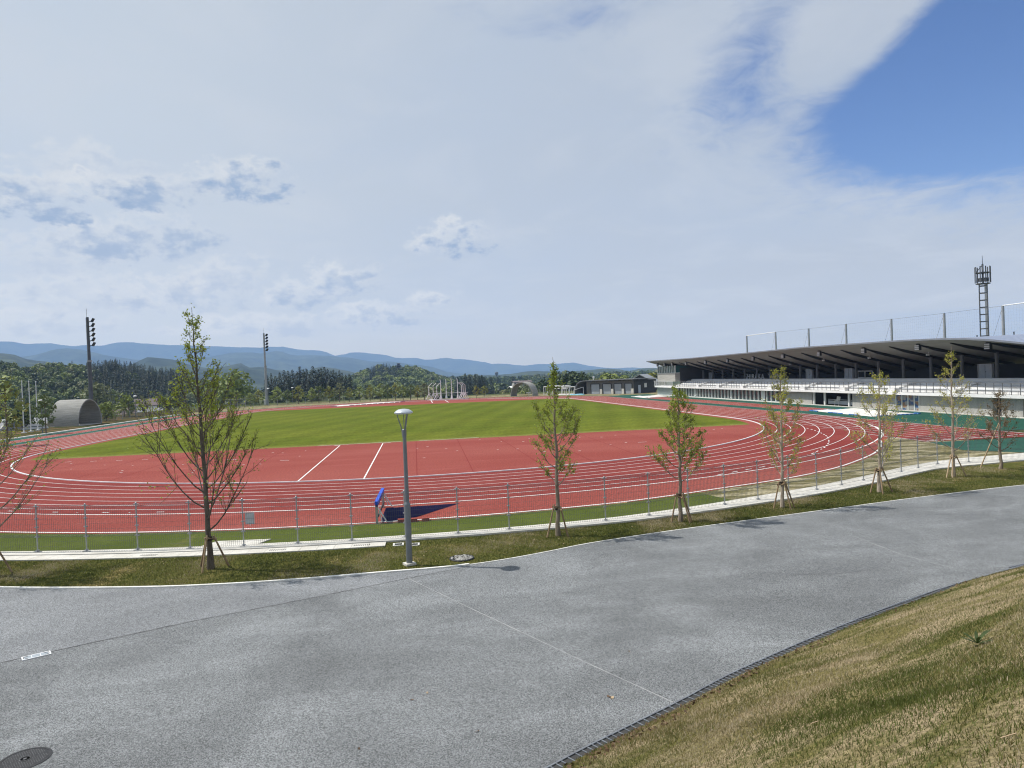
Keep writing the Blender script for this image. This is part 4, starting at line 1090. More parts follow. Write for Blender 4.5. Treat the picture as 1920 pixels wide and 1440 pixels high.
# left (far) end tower
b = MB(); b.box((61.3, 80.0, 4.30), (4.4, 12.0, 1.94)); b.build('tower_wall', 'boardconc_h', GS)
b = MB(); b.box((61.2, 80.0, 6.15), (3.8, 11.6, 1.70)); b.build('tower_glass', 'glassteal', GS)
b = MB(); b.box((61.3, 80.0, 5.32), (4.5, 12.1, .12))
for a in np.arange(74.3, 86, 1.15): b.box((59.2, a, 6.2), (.18, .08, 1.66))
for a in (74.12, 85.9): b.box((59.2, a, 6.2), (.2, .14, 1.7))
b.build('tower_fins', 'fin', GS)
b = MB(); b.box((65.0, 73.7, 4.4), (9.6, .4, 4.1)); b.build('side_wall', 'darkwall', GS)  # charcoal here paints in the shade on the tower's camera-facing side
# ground floor: far glazed part
b = MB(); b.box((60.9, 80.0, 1.02), (3.0, 14.6, 2.0)); b.build('lobby_glass', 'glassteal', GS)
b = MB()
for a in np.arange(73.0, 87.3, .72): b.box((59.33, a, 1.02), (.20, .07, 2.02))
b.box((59.36, 80, .06), (.2, 14.6, .10)); b.box((59.33, 80, 1.97), (.2, 14.6, .12)); b.build('lobby_fins', 'fin', GS)
b = MB(); b.box((60.6, 48.8, 1.02), (2.2, 47.0, 2.0)); b.build('glazing', 'glass', GS)
b = MB()
for a in np.arange(25.6, 72.6, 1.52): b.box((59.38, a, 1.02), (.22, .09, 2.0))
b.box((59.4, 48.8, .06), (.24, 47.2, .12)); b.build('mullions', 'fin', GS)
for a, w in ((33.2, 1.3), (63.5, .8), (45.9, .5)):
    b = MB(); b.box((59.47, a, 1.05), (.05, w, 1.5)); b.build('pale_blind', 'fin', GS)
# concrete walls, recess and poster windows
def wall(a0, a1, m='boardconc', l=59.3, nm='wall'):
    b = MB(); b.box((l+.25, (a0+a1)/2, 1.02), (.5, abs(a1-a0), 2.04)); b.build(nm, m, GS)
wall(17.6, 25.2); wall(-1.2, 7.6); wall(-16.3, -5.5); wall(-31, -22.3, 'backwall'); wall(-20.0, -17.4, 'boardconc'); wall(-22.2, -20.1, 'boardconc', 59.6)
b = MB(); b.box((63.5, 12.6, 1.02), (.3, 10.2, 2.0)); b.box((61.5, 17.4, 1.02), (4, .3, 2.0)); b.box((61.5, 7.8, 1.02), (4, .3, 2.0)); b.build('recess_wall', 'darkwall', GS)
for a in (14.5, 8.6, 17.3):
    b = MB(); b.tube([(59.5, a, 0), (59.5, a, 2.04)], .17, 14); b.build('white_column', 'stand_white', GS)
b = MB(); b.box((60.6, 12.2, .82), (.06, 6.5, .07)); b.box((60.6, 12.2, .40), (.05, 6.5, .5)); b.build('low_rail', 'stand_grey', GS)
b = MB(); b.box((59.52, -3.35, 1.02), (.3, 4.2, 2.0)); b.build('poster_window', 'poster', GS)
b = MB()
for a in (-1.3, -2.4, -3.5, -4.6, -5.4): b.box((59.34, a, 1.02), (.10, .09, 2.03))
b.build('window_frame', 'fin', GS)
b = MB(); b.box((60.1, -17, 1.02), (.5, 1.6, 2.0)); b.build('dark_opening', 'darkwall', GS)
b = MB(); b.box((59.0, 28, .03), (.5, 117, .10)); b.build('plinth', 'concrete', GS)
b = MB()
for l0 in range(0, 24):
    a = -30+5*l0; b.tube([(63.2, a, ztop(63.2, a)), (63.2, a, ztop(63.2, a)+.28)], .06, 6); b.lathe([(.10, 0), (.10, .05)], (63.2, a, ztop(63.2, a)+.26), 8)
b.build('roof_vent', 'rib', GS)

# white chair inside the recess
cp = gl(1571, 753, 60.2)
t = thing('plastic_chair', 'white chair standing in the open recess under the terrace', 'chair', (60.0, cp[1], .02), rz=2.5)
b = MB(); b.box((0, 0, .72), (.5, .5, .06)); o = b.build('seat', 'stand_white'); o.parent = t
b = MB(); b.beam((-.22, 0, .72), (-.32, 0, 1.30), .48, .05, (0, 1, 0)); o = b.build('backrest', 'stand_white'); o.parent = t
for sx in (-1, 1):
    for sy in (-1, 1):
        b = MB(); b.tube([(sx*.2, sy*.2, .70), (sx*.25, sy*.25, 0)], .022, 6); o = b.build('leg', 'stand_white'); o.parent = t

# tarps over pits
def tarp(name, pts, h, label, m='tarp', edge='bluetarp', seed=1):
    r = random.Random(seed); P = [Vector((p[0], p[1])) for p in pts]; c = sum(P, Vector((0, 0)))/4
    t = thing(name, label, 'pit cover', (c.x, c.y, .01)); nu, nv = 26, 12; b = MB(); vs = []
    for i in range(nu+1):
        for j in range(nv+1):
            u, v = i/nu, j/nv; p = (P[0]*(1-u)+P[1]*u)*(1-v)+(P[3]*(1-u)+P[2]*u)*v
            e = min(u, 1-u)*8; e = min(e, min(v, 1-v)*4, 1)
            vs.append((p.x-c.x+r.uniform(-.06, .06), p.y-c.y+r.uniform(-.06, .06), h*e*(.75+.25*math.sin(9*u+3*v))+r.uniform(-.03, .03)*e+.015))
    b.add(vs, [(i*(nv+1)+j, (i+1)*(nv+1)+j, (i+1)*(nv+1)+j+1, i*(nv+1)+j+1) for i in range(nu) for j in range(nv)])
    o = b.build('sheet', m, smooth=False, fix=False); o.parent = t
    b = MB(); k = 12
    for s in range(4):
        p, q = P[s]-c, P[(s+1) % 4]-c
        for i in range(k):
            if r.random() < .25: continue
            f0 = (i+.1)/k; f1 = (i+.85)/k; a, d = p+(q-p)*f0, p+(q-p)*f1
            b.beam((a.x, a.y, .05), (d.x, d.y, .05), .16, .10)
    o = b.build('weights', edge); o.parent = t
    return t
tarp('pit_cover', [(51.2, 4.6), (55.8, 4.0), (56.6, -9.2), (50.2, -9.8)], .28, 'large pale cover with blue edge weights over the sand pit in front of the stand', seed=2)
tarp('pit_cover', [(51.0, 82), (57.6, 81), (57.2, 72.5), (50.8, 70.5)], .25, 'crumpled white cover on the green apron at the far end of the stand', 'tarp', 'tarp', 3)
tarp('pit_cover', [(-20, 103.5), (-3.0, 117.5), (-4.6, 120.0), (-22, 107.0)], .22, 'long white cover with dark blue edges lying on the far red surface', 'plaster', 'bluedark', 4)
tarp('pit_cover', [(43.5, 117.5), (47.5, 115.0), (47.0, 113.6), (43.0, 116.3)], .25, 'light blue sheet beside the open end of the equipment store', 'cyantarp', 'cyantarp', 5)

# ---- ball-stop net fence behind the stand
tops = [(1400, 629.5), (1454, 622.5), (1516, 616), (1586, 607.5), (1671, 598), (1770, 587), (1880, 573)]
tp_ = [gl(x, y, 85) for x, y in tops]; NZ = 13.9
t = thing('ball_net', 'tall ball-stop net on grey poles behind the grandstand roof', 'net', (85, tp_[0][1], 0))
pts = [(85, p[1], p[2]) for p in tp_] + [(85, -2, 13.5), (85, -14, 13.5)]
for p in pts:
    b = MB(); b.tube([(p[0], p[1], -.2), (p[0], p[1], p[2])], [.24, .19], 12); b.build('pole', 'mastpale', t)
for i in (0, 6, 7):
    b = MB(); b.tube([pts[i], pts[i+1]], .085, 8); b.build('top_bar', 'whitemetal', t)
b = MB()
for p, q in zip(pts, pts[1:]):
    b.beam((p[0], p[1], p[2]-.05), (q[0], q[1], q[2]-.05), .028, .028)
    b.beam((q[0], q[1], q[2]-.1), (q[0]+.0, q[1]+(p[1]-q[1])*.35, 4), .022, .022)
b.build('cable', 'mast', t, fix=False)
b = MB()
for p, q in zip(pts, pts[1:]):
    for k in range(1, 26): f = k/26; b.beam((85, p[1]+(q[1]-p[1])*f, 4), (85, p[1]+(q[1]-p[1])*f, p[2]+(q[2]-p[2])*f-.06), .0032, .0032)
    for k in range(1, 20): f = k/20; b.beam((85, p[1], 4+(p[2]-4)*f-.06), (85, q[1], 4+(q[2]-4)*f-.06), .0032, .0032)
b.build('netting', 'mast', t, fix=False)

# ---- antenna tower
ap = at(1846, 622, 138.); az0 = math.atan2(ap[0]-CAM[0], ap[1]-CAM[1])
topz = at(1846, 530, 138.)[2]
t = thing('antenna_tower', 'dark steel lattice antenna tower with a ring of panel aerials at its top', 'antenna tower', (ap[0], ap[1], 0), rz=-az0)
hw = .58; H_ = topz-.2
for sx in (-1, 1):
    for sy in (-1, 1):
        b = MB(); b.tube([(sx*hw, sy*hw, 0), (sx*hw*.92, sy*hw*.92, H_)], .085, 8); o = b.build('leg', 'mast'); o.parent = t
b = MB()
for k in range(15):
    z = H_-1.15*k-.3
    for s in (-1, 1): b.beam((-hw, s*hw*.95, z), (hw, s*hw*.95, z), .10, .13); b.beam((s*hw*.95, -hw, z), (s*hw*.95, hw, z), .10, .13)
o = b.build('rung', 'mast'); o.parent = t
b = MB(); b.beam((hw*.55, -hw*.9, 1), (hw*.55, -hw*.9, H_), .30, .12, (0, 1, 0)); o = b.build('cable_tray', 'mastpale'); o.parent = t
b = MB()
for z in (H_, H_+1.75):
    b.lathe([(.88, z), (1.02, z), (1.02, z+.12), (.88, z+.12)], n=16)
    b.beam((-.95, 0, z+.06), (.95, 0, z+.06), .12, .12); b.beam((0, -.95, z+.06), (0, .95, z+.06), .12, .12)
o = b.build('platform', 'mast'); o.parent = t
for k in range(9):
    a = R_(40*k+12); b = MB(); b.box((1.08*math.cos(a), 1.08*math.sin(a), H_+1.5), (.09, .14, 2.6), a); o = b.build('aerial', 'mast'); o.parent = t
for k in range(6):
    a = R_(60*k); b = MB(); b.box((.66*math.cos(a), .66*math.sin(a), H_+.7), (.30, .24, .55), a); o = b.build('radio_unit', 'mast'); o.parent = t
b = MB(); b.tube([(0, 0, H_), (0, 0, H_+3.2), (0, 0, H_+3.3), (0, 0, H_+4.6)], [.14, .14, .05, .03], 8); b.beam((-1.0, 0, H_+1.8), (0, 0, H_+3.1), .10, .10); b.beam((.0, -1, H_+1.8), (0, 0, H_+3.1), .08, .08); o = b.build('mast', 'mast'); o.parent = t

# ---- floodlight masts
def mast(px_, topy, dist, label, dirx, H=24.4, dark=True):
    p = at(px_, topy, dist); t = thing('floodlight_mast', label, 'floodlight mast', (p[0], p[1], 0), 'floodlight masts beyond the far bend')
    H = p[2]
    b = MB(); b.tube([(0, 0, -.5), (0, 0, 12.1), (0, 0, 12.3), (0, 0, H-.9)], [.40, .34, .27, .22], 14); o = b.build('pole', 'mast' if dark else 'mastpale'); o.parent = t
    b = MB(); b.lathe([(.42, 11.9), (.42, 12.25)], n=14); o = b.build('collar', 'mastpale'); o.parent = t
    b = MB(); b.box((-.24, 0, H/2+2), (.10, .16, H-6)); o = b.build('cable_duct', 'mastpale'); o.parent = t
    az = math.atan2(dirx[1], dirx[0])
    for k in range(6):
        z = H-1.5-k*.93
        b = MB(); b.cur = 0; n0 = len(b.v)
        b.beam((.2, 0, z-.35), (.75, 0, z-.10), .10, .14); 
        c = [( .62, -.48, z-.28), (1.0, -.48, z+.40), (1.18, -.48, z+.30), (.80, -.48, z-.38)]
        vs = [(x, s*.48, zz) for s in (-1, 1) for (x, _, zz) in c]
        b.add(vs, [(3, 2, 1, 0), (4, 5, 6, 7), (0, 1, 5, 4), (1, 2, 6, 5), (2, 3, 7, 6), (3, 0, 4, 7)])
        b.v = [(math.cos(az)*x-math.sin(az)*y, math.sin(az)*x+math.cos(az)*y, zz) for x, y, zz in b.v]
        o = b.build('lamp', 'rib'); o.parent = t
    b = MB(); b.tube([(-.12, 0, H-1.2), (-.12, 0, H+.75)], .035, 6); o = b.build('lightning_rod', 'mastpale'); o.parent = t
    return t
mast(163.5, 586, 160, 'dark grey floodlight mast rising behind the left barrel shelter', (.95, .1))
mast(494.5, 619.5, 238, 'slim grey floodlight mast with six lamps standing right of the tallest tree', (.9, -.3), dark=False)
sp_ = gz(497, 759); b = MB(); b.box((sp_[0], sp_[1], .7), (.55, .5, 1.5)); b.box((sp_[0], sp_[1], 1.48), (.65, .6, .08)); tag(b.build('control_cabinet', 'plaster'), 'small pale control cabinet at the foot of the slim floodlight mast', 'cabinet')

# ---- flagpoles
for i, (x, y, lab) in enumerate(((45, 812, 'leftmost of the three white flagpoles'), (58, 809.5, 'middle one of the three white flagpoles'), (71, 807, 'rightmost of the three white flagpoles, nearest the barrel shelter'))):
    p = gz(x, y); t = thing('flagpole', lab, 'flagpole', (p[0], p[1], 0), 'three flagpoles left of the barrel shelter')
    b = MB(); b.tube([(0, 0, 0), (0, 0, 8.1)], [.085, .055], 10); o = b.build('pole', 'whitemetal'); o.parent = t
    b = MB(); b.lathe([(.02, 8.1), (.10, 8.14), (.10, 8.24), (.02, 8.28)], n=10); o = b.build('finial', 'whitemetal'); o.parent = t
    b = MB(); b.box((0, 0, .06), (.6, .6, .14)); o = b.build('base', 'kerbwhite'); o.parent = t

# ---- barrel-vault shelters
def vault(name, label, origin, u, v, W, H, D, th=.22, base=True, hb=0):
    t = thing(name, label, 'shelter', (origin[0], origin[1], 0)); u = Vector(u).normalized(); v = Vector(v).normalized()
    n = 32; b = MB(); vs = []
    for k in range(n+1):
        a = PI*k/n; ca, sa = math.cos(a), math.sin(a); sa = max(sa, 0)**.88
        for (w, h) in ((W/2, H), (W/2-th, H-th)):
            for d in (0, D):
                q = u*(W/2-w*ca)+v*d; vs.append((q.x, q.y, h*sa))
    fs = []
    for k in range(n):
        i = 4*k; fs += [(i, i+4, i+5, i+1), (i+2, i+3, i+7, i+6), (i, i+2, i+6, i+4), (i+1, i+5, i+7, i+3)]
    b.add(vs, fs); o = b.build('shell', 'boardconc_v' if 'boardconc_v' in MT else 'boardconc', smooth=False); o.parent = t
    return t, u, v
MT['boardconc_v'] = M('vault_concrete', (.33, .325, .30), (.25, .245, .225), 1.2, rough=.85, fine=(10, .12), stretch=(.4, .4, 6))
o0 = Vector((-60.55, 55.6, 0)); uu = Vector((.167, .986, 0)); vv = Vector((-.975, .22, 0))
t, u, v = vault('vault_shelter', 'large board-marked concrete barrel vault shelter open towards the track at the left', o0, uu, vv, 7.1, 4.8, 5.6)
b = MB(); c = u*3.55+v*5.45; b.box((c.x, c.y, 1.2), (6.4, .2, 2.4), math.atan2(u.y, u.x)); o = b.build('back_wall', 'backwall'); o.parent = t
b = MB(); c = u*3.55+v*2.8; b.box((c.x, c.y, .05), (6.9, 5.4, .1), math.atan2(u.y, u.x)); o = b.build('floor', 'concrete'); o.parent = t
b = MB()
for k in range(5):
    c = u*(1.2+1.15*k)+v*4.4; b.box((c.x, c.y, .45), (.5, .45, .06), math.atan2(u.y, u.x)); b.box((c.x+v.x*.2, c.y+v.y*.2, .75), (.5, .06, .6), math.atan2(u.y, u.x)); b.box((c.x, c.y, .22), (.06, .06, .44))
o = b.build('bench', 'stand_grey'); o.parent = t
cA = at(957, 741.5, 212); cB = at(999, 741.5, 208); cA[2] = cB[2] = 0
uu2 = Vector(cB-cA); W2 = uu2.length; vv2 = Vector((.50, .85, 0))
t, u, v = vault('vault_shelter', 'pale concrete arch shelter seen end on beyond the far bend', Vector(cA), uu2, vv2, W2, 4.15, 4.6)
b = MB(); c = u*(W2*.75)+v*1.4; b.box((c.x, c.y, .9), (1.6, .5, .25), math.atan2(u.y, u.x)); b.box((c.x, c.y, .45), (.2, .3, .9)); o = b.build('bench', 'stand_white'); o.parent = t

# ---- hammer and discus cage
t = thing('throwing_cage', 'white steel hammer throwing cage without netting on the far red surface', 'throwing cage', (9.2, 119.0, 0))
cg = lambda x, y=746, d=205: at(x, y, d)
def cpost(x, dist, kind):
    p = at(x, 745, dist); return Vector((p[0]-9.2, p[1]-119.0, 0))
def tall(v, H):
    b = MB(); b.tube([v+Vector((0, 0, .7)), v+Vector((0, 0, 2.2)), v+Vector((0, 0, 2.3)), v+Vector((0, 0, H-.5)), v+Vector((-.18, 0, H))], [.17, .15, .11, .10, .08], 8)
    b.lathe([(.36, .15), (.30, .5), (.18, 1.2)], v, 8); o = b.build('tall_post', 'whitemetal'); o.parent = t
def bent(v, s, H=4.1):
    b = MB(); b.tube([v+Vector((0, 0, .6)), v+Vector((0, 0, H-.9)), v+Vector((s*.75, 0, H-.25)), v+Vector((s*1.0, 0, H-.05))], [.10, .09, .08, .07], 8); o = b.build('bent_post', 'whitemetal'); o.parent = t
    b = MB()
    for e in (-1, 1): b.beam(v+Vector((0, 0, 1.9)), v+Vector((e*.9, e*.35, .15)), .14, .14)
    b.beam(v+Vector((-.9, -.35, .14)), v+Vector((.9, .35, .14)), .14, .14); b.beam(v+Vector((-.2, 0, 1.85)), v+Vector((.7, 0, 1.85)), .09, .09); o = b.build('stand', 'whitemetal'); o.parent = t
    for e in (-1, 1):
        b = MB(); b.tube([v+Vector((e*.75, e*.3-.07, .09)), v+Vector((e*.75, e*.3+.07, .09))], .09, 10); o = b.build('wheel', 'slot'); o.parent = t
for x, d, h in ((845.5, 211, 5.9), (856.5, 213, 5.9), (866, 206, 6.0), (878, 211, 6.0)): tall(cpost(x-20+20*0, d, 0) if False else cpost({845.5: 827, 856.5: 837.2, 866: 847.3, 878: 858.6}[x], d, 0), h)
for x, d, s in ((804.5, 207, 1), (812.7, 210, 1), (819.5, 203, 1)): bent(cpost(x, d, 0), s, 4.9)
for x, d, s in ((865.8, 203, -1), (869.0, 208, -1), (872.8, 205, -1)): bent(cpost(x, d, 0), s, 4.9)
b = MB(); ringp = [cpost(x, d, 0)+Vector((0, 0, .16)) for x, d in ((804.5, 206), (819.5, 202.5), (834, 201.5), (847.3, 202.5), (865.8, 202.5), (874, 204))]
for p, q in zip(ringp, ringp[1:]): b.beam(p, q, .16, .2)
rp2 = [cpost(x, d, 0)+Vector((0, 0, 1.75)) for x, d in ((812, 210), (827, 212), (837.2, 213.5), (858.6, 211.5), (869, 208.5))]
for p, q in zip(rp2, rp2[1:]): b.beam(p, q, .08, .1)
o = b.build('base_rail', 'whitemetal'); o.parent = t
b = MB()
for p, q in zip(rp2, rp2[1:]): b.add([p-Vector((0, 0, 1.6)), q-Vector((0, 0, 1.6)), q-Vector((0, 0, .9)), p-Vector((0, 0, .9))], [(0, 1, 2, 3)])
o = b.build('folded_net', 'net', fix=False); o.parent = t
b = MB()
for x0, y0, x1, y1 in ((808, 750.5, 811, 755.5), (834.5, 750.5, 841, 754.5)):
    p, q = gz(x0, y0), gz(x1, y1); d = Vector((q[0]-p[0], q[1]-p[1])).normalized(); nn = Vector((-d.y, d.x))*.1
    b.add([(p[0]+nn.x-9.2, p[1]+nn.y-119, .02), (p[0]-nn.x-9.2, p[1]-nn.y-119, .02), (q[0]-nn.x-9.2, q[1]-nn.y-119, .02), (q[0]+nn.x-9.2, q[1]+nn.y-119, .02)], [(0, 1, 2, 3)])
o = b.build('sector_line', 'white', fix=False); o.parent = t

# ---- equipment store
fl, fr2 = gz(1092, 739.2), gz(1188.5, 738.0)
u = Vector((fr2[0]-fl[0], fr2[1]-fl[1], 0)); WS = u.length; u.normalize(); v = Vector((-u.y, u.x, 0))
if v.y < 0: v = -v
th_ = math.atan2(u.y, u.x)
t = thing('equipment_store', 'low dark grey equipment store with four roller shutters and a roof curving to the ground', 'building', (fl[0], fl[1], 0), rz=th_)
HS = 3.85; DS = 11.
b = MB(); b.box((WS/2+.8, DS/2, HS/2-.1), (WS-1.6, DS, HS-.2)); b.build('wall', 'storewall').parent = t
b = MB(); b.box((WS+.03, DS/2+.05, HS/2-.1), (.10, DS-.1, HS-.3)); b.build('side_wall', 'darkwall').parent = t
b = MB(); prof = [(-2.0, 0), (-1.95, 1.2), (-1.65, 2.4), (-1.0, 3.3), (0, HS-.05), (1.4, HS+.12), (WS+.9, HS+.22)]; pin = [(-1.75, 0), (-1.7, 1.15), (-1.42, 2.25), (-.85, 3.08), (0.05, HS-.32), (1.4, HS-.1), (WS+.9, HS+.02)]
m = len(prof); vs = [(x, y, z) for y in (-1.1, DS+.4) for x, z in prof+pin]
b.add(vs, [(i, i+1, 2*m+i+1, 2*m+i) for i in range(m-1)]+[(m+i+1, m+i, 3*m+i, 3*m+i+1) for i in range(m-1)]+[(i, m+i, m+i+1, i+1) for i in range(m-1)]+[(2*m+i, 2*m+i+1, 3*m+i+1, 3*m+i) for i in range(m-1)]+[(m-1, 2*m-1, 4*m-1, 3*m-1)])
b.build('roof', 'column').parent = t
for x0, x1 in ((.19, .35), (.425, .575), (.645, .775), (.85, .965)):
    b = MB(); b.box((WS*(x0+x1)/2, -.02, 1.38), (WS*(x1-x0), .10, 2.75)); b.build('shutter', 'shutter').parent = t
    b = MB()
    for x in (x0-.008, x1+.008): b.box((WS*x, -.05, 1.4), (.16, .16, 2.8))
    b.box((WS*(x0+x1)/2, -.05, 2.86), (WS*(x1-x0)+.3, .16, .16)); b.build('shutter_frame', 'rib').parent = t
b = MB(); b.box((WS+.10, 2.6, 1.15), (.08, 1.1, 2.2)); b.build('door', 'door').parent = t
b = MB(); b.box((WS+.10, 5.6, 2.1), (.08, 1.2, 1.2)); b.build('window', 'plaster').parent = t
for x in (.39, .61, .81, .985): b = MB(); b.box((WS*x, -.20, .7), (.75, .3, 1.4)); b.build('pale_base_panel', 'concrete').parent = t
b = MB(); b.tube([(1.2, 4, HS+.1), (1.2, 4, HS+.9)], .10, 8); b.box((1.2, 4, HS+1.0), (.5, .4, .3)); b.build('roof_vent', 'whitemetal').parent = t
# low sloped fence panel by its open end
b = MB(); p = gz(1085, 739.5); b.beam((p[0]-1.3, p[1]+1, .15), (p[0]-1.1, p[1]+1, 1.3), .12, .12); b.beam((p[0]-1.3, p[1]+1, 1.25), (p[0]+1.3, p[1]-.6, 2.1), .14, .12); b.beam((p[0]+1.3, p[1]-.6, .1), (p[0]+1.3, p[1]-.6, 2.1), .12, .12)
tag(b.build('sloped_frame', 'whitemetal'), 'white sloping steel frame at the open curved end of the store', 'frame')

# ---- football goals stored at the far end
def goal(px0, px1, dist, h, label, d=1.6, rz=None):
    p, q = at(px0, 741, dist), at(px1, 741, dist-3); w = math.hypot(q[0]-p[0], q[1]-p[1])
    t = thing('football_goal', label, 'goal', (p[0], p[1], 0), 'football goals stored beyond the far bend', math.atan2(q[1]-p[1], q[0]-p[0]))
    for x in (0, w):
        b = MB(); b.tube([(x, 0, 0), (x, 0, h)], .10, 8); b.build('post', 'whitemetal').parent = t
    b = MB(); b.tube([(0, 0, h), (w, 0, h)], .11, 8); b.build('crossbar', 'whitemetal').parent = t
    for x in (0, w):
        b = MB(); b.tube([(x, 0, h), (x, d*.5, h), (x, d, .1), (x, 0, .1)], .06, 6); b.build('side_stay', 'whitemetal').parent = t
    b = MB(); b.tube([(0, d, .1), (w, d, .1)], .07, 6); b.tube([(0, d*.5, h), (w, d*.5, h)], .06, 6); b.build('back_bar', 'whitemetal').parent = t
goal(1020, 1055, 214, 2.44, 'white football goal furthest left of the stored goals')
goal(1027, 1068, 209, 2.7, 'widest white football goal in the middle of the stored goals')
goal(1053, 1078, 211, 2.2, 'small white football goal nearest the store')
goal(1036, 1062, 205, 2.0, 'low white football goal in front of the widest one')

# ================================================================== BACKGROUND
def quads_on(c, n, r, size, rs, flat=1., shell=.55):
    """leaf-clump quads spread through an ellipsoid c +- r"""
    d = rs.normal(size=(n, 3)); d /= np.linalg.norm(d, axis=1)[:, None]
    rad = (shell+(1-shell)*rs.uniform(0, 1, n)**.6)[:, None]
    P = np.array(c)+d*rad*np.array(r)
    nrm = d+rs.normal(0, .55, (n, 3)); nrm[:, 2] += .25; nrm /= np.linalg.norm(nrm, axis=1)[:, None]
    a = np.cross(nrm, rs.normal(size=(n, 3))); a /= np.linalg.norm(a, axis=1)[:, None]; bb = np.cross(nrm, a)
    s = size*rs.uniform(.6, 1.3, n)[:, None]
    return np.stack([P-a*s-bb*s*.7, P+a*s*.9-bb*s*.6, P+a*s+bb*s*.75, P-a*s*.8+bb*s*.7], 1)
def broad(rs, H=1., n=160, lobes=7, size=.06, low=.25, wid=.36):
    out = []
    for i in range(lobes):
        a = i*2.4+rs.normal(0, .4); f = (i+.5)/lobes; z = low+.18+(.72-low)*f
        rr = wid*.55*(1-.55*abs(f-.35)); ro = wid*.55*math.sqrt(max(0., 1-f**1.6))
        out.append(quads_on((ro*math.cos(a), ro*math.sin(a), z), n//lobes, (rr, rr, rr*.8), size, rs))
    return np.concatenate(out)*H
def conifer(rs, H=1., n=150, size=.05, base=.22, wid=.16):
    f = rs.uniform(0, 1, n)**.8; z = base+(1-base)*f
    r = wid*(1-f)**.75*rs.uniform(.45, 1.1, n)+.008; a = rs.uniform(0, 2*PI, n)
    P = np.c_[r*np.cos(a), r*np.sin(a), z]
    o = np.c_[np.cos(a), np.sin(a), -.55+rs.normal(0, .3, n)]; o /= np.linalg.norm(o, axis=1)[:, None]
    t = np.c_[-np.sin(a), np.cos(a), rs.normal(0, .3, n)]; s = (size*(1.15-.8*f)*rs.uniform(.7, 1.3, n))[:, None]
    return np.stack([P-t*s*.6-o*s*.5, P+t*s*.6-o*s*.5, P+t*s*.25+o*s*1.1, P-t*s*.25+o*s*1.1], 1)*H
def tuft(rs, n=120, size=.055):   # open young tree
    out = []
    for i in range(11):
        a = i*2.4; f = i/11; z = .32+.6*f; ro = .20*math.sin(PI*min(1, .18+f*.85))
        out.append(quads_on((ro*math.cos(a), ro*math.sin(a), z+rs.normal(0, .02)), n//11, (.11, .11, .09), size, rs, shell=.15))
    return np.concatenate(out)
PROT = {'broad': [broad(np.random.default_rng(i), wid=.40+.05*(i % 3)) for i in range(5)],
        'fine': [broad(np.random.default_rng(20+i), n=620, lobes=13, size=.032, wid=.44, low=.18) for i in range(4)],
        'tall': [broad(np.random.default_rng(60+i), n=420, lobes=10, size=.034, wid=.30, low=.3) for i in range(3)],
        'con': [conifer(np.random.default_rng(i+9)) for i in range(4)],
        'confine': [conifer(np.random.default_rng(i+40), n=520, size=.030, base=.42-.06*i, wid=.125) for i in range(4)],
        'tuft': [tuft(np.random.default_rng(i+70), n=330, size=.026) for i in range(5)]}
def forest(name, pts, hs, kinds, mats, matidx, label, seed=0):
    rs = np.random.default_rng(seed); VV = []; MI = []
    for (x, y, z), h, kd, mi in zip(pts, hs, kinds, matidx):
        pr = PROT[kd][rs.integers(len(PROT[kd]))]; a = rs.uniform(0, 2*PI); ca, sa = math.cos(a), math.sin(a)
        w = h*rs.uniform(.85, 1.2)
        q = np.empty_like(pr); q[..., 0] = (pr[..., 0]*ca-pr[..., 1]*sa)*w+x; q[..., 1] = (pr[..., 0]*sa+pr[..., 1]*ca)*w+y; q[..., 2] = pr[..., 2]*h+z
        VV.append(q.reshape(-1, 3)); MI.append(np.full(len(pr), mi))
    V = np.concatenate(VV); Fq = np.arange(len(V)).reshape(-1, 4)
    return tag(meshobj(name, V, Fq, mats, None, np.concatenate(MI)), label, 'wood', kind='stuff')

# --- ridges surveyed along their skylines
def ridge(name, prof, dist, front, back, base, label, m, spur=.16, step=14, seed=0, rows=16, k0=900.):
    xs = np.arange(-1500, 3400, step); xp = [p[0] for p in prof]; yp = [p[1] for p in prof]
    dirs = []; zt = []
    for x in xs:
        y = np.interp(x, xp, yp); hor = 705.2+(960-x)*.0385
        if x < xp[0]: y = hor-(xp_h0(prof))*max(.55, 1-(xp[0]-x)/3500)
        if x > xp[-1]: y = hor-(xp_h1(prof))*max(.4, 1-(x-xp[-1])/2500)
        d = ray(x, y); hd = math.hypot(d[0], d[1]); dirs.append((d[0]/hd, d[1]/hd)); zt.append(CAM[2]+dist*d[2]/hd)
    offs = np.concatenate([np.linspace(-front, 0, rows), np.linspace(0, back, 8)[1:]])
    V = []; zt = np.array(zt); dirs = np.array(dirs)
    jj = fbm(np.arange(len(xs))*step*1., np.zeros(len(xs)), .03, seed+3); zt = zt+jj*dist*.0005
    for o in offs:
        f = 1-abs(o)/(front if o < 0 else back); sh = f*f*(3-2*f)*.55+f*.45
        P = np.array(CAM[:2])+dirs*(dist+o)
        sp = fbm(P[:, 0], P[:, 1], 6.0/k0, seed)*.5
        z = base+(zt-base)*np.clip(sh*(1+spur*sp*(1-f)*1.6), 0, 1.0)
        V.append(np.c_[P, z])
    n = len(xs); V = np.concatenate(V)
    Fq = np.array([(j*n+i, j*n+i+1, (j+1)*n+i+1, (j+1)*n+i) for j in range(len(offs)-1) for i in range(n-1)])
    o = meshobj(name, V, Fq, m, smooth=True); struct(up(o), label, 'mountain'); return o
def xp_h0(p): return 705.2+(960-p[0][0])*.0385-p[0][1]
def xp_h1(p): return 705.2+(960-p[-1][0])*.0385-p[-1][1]
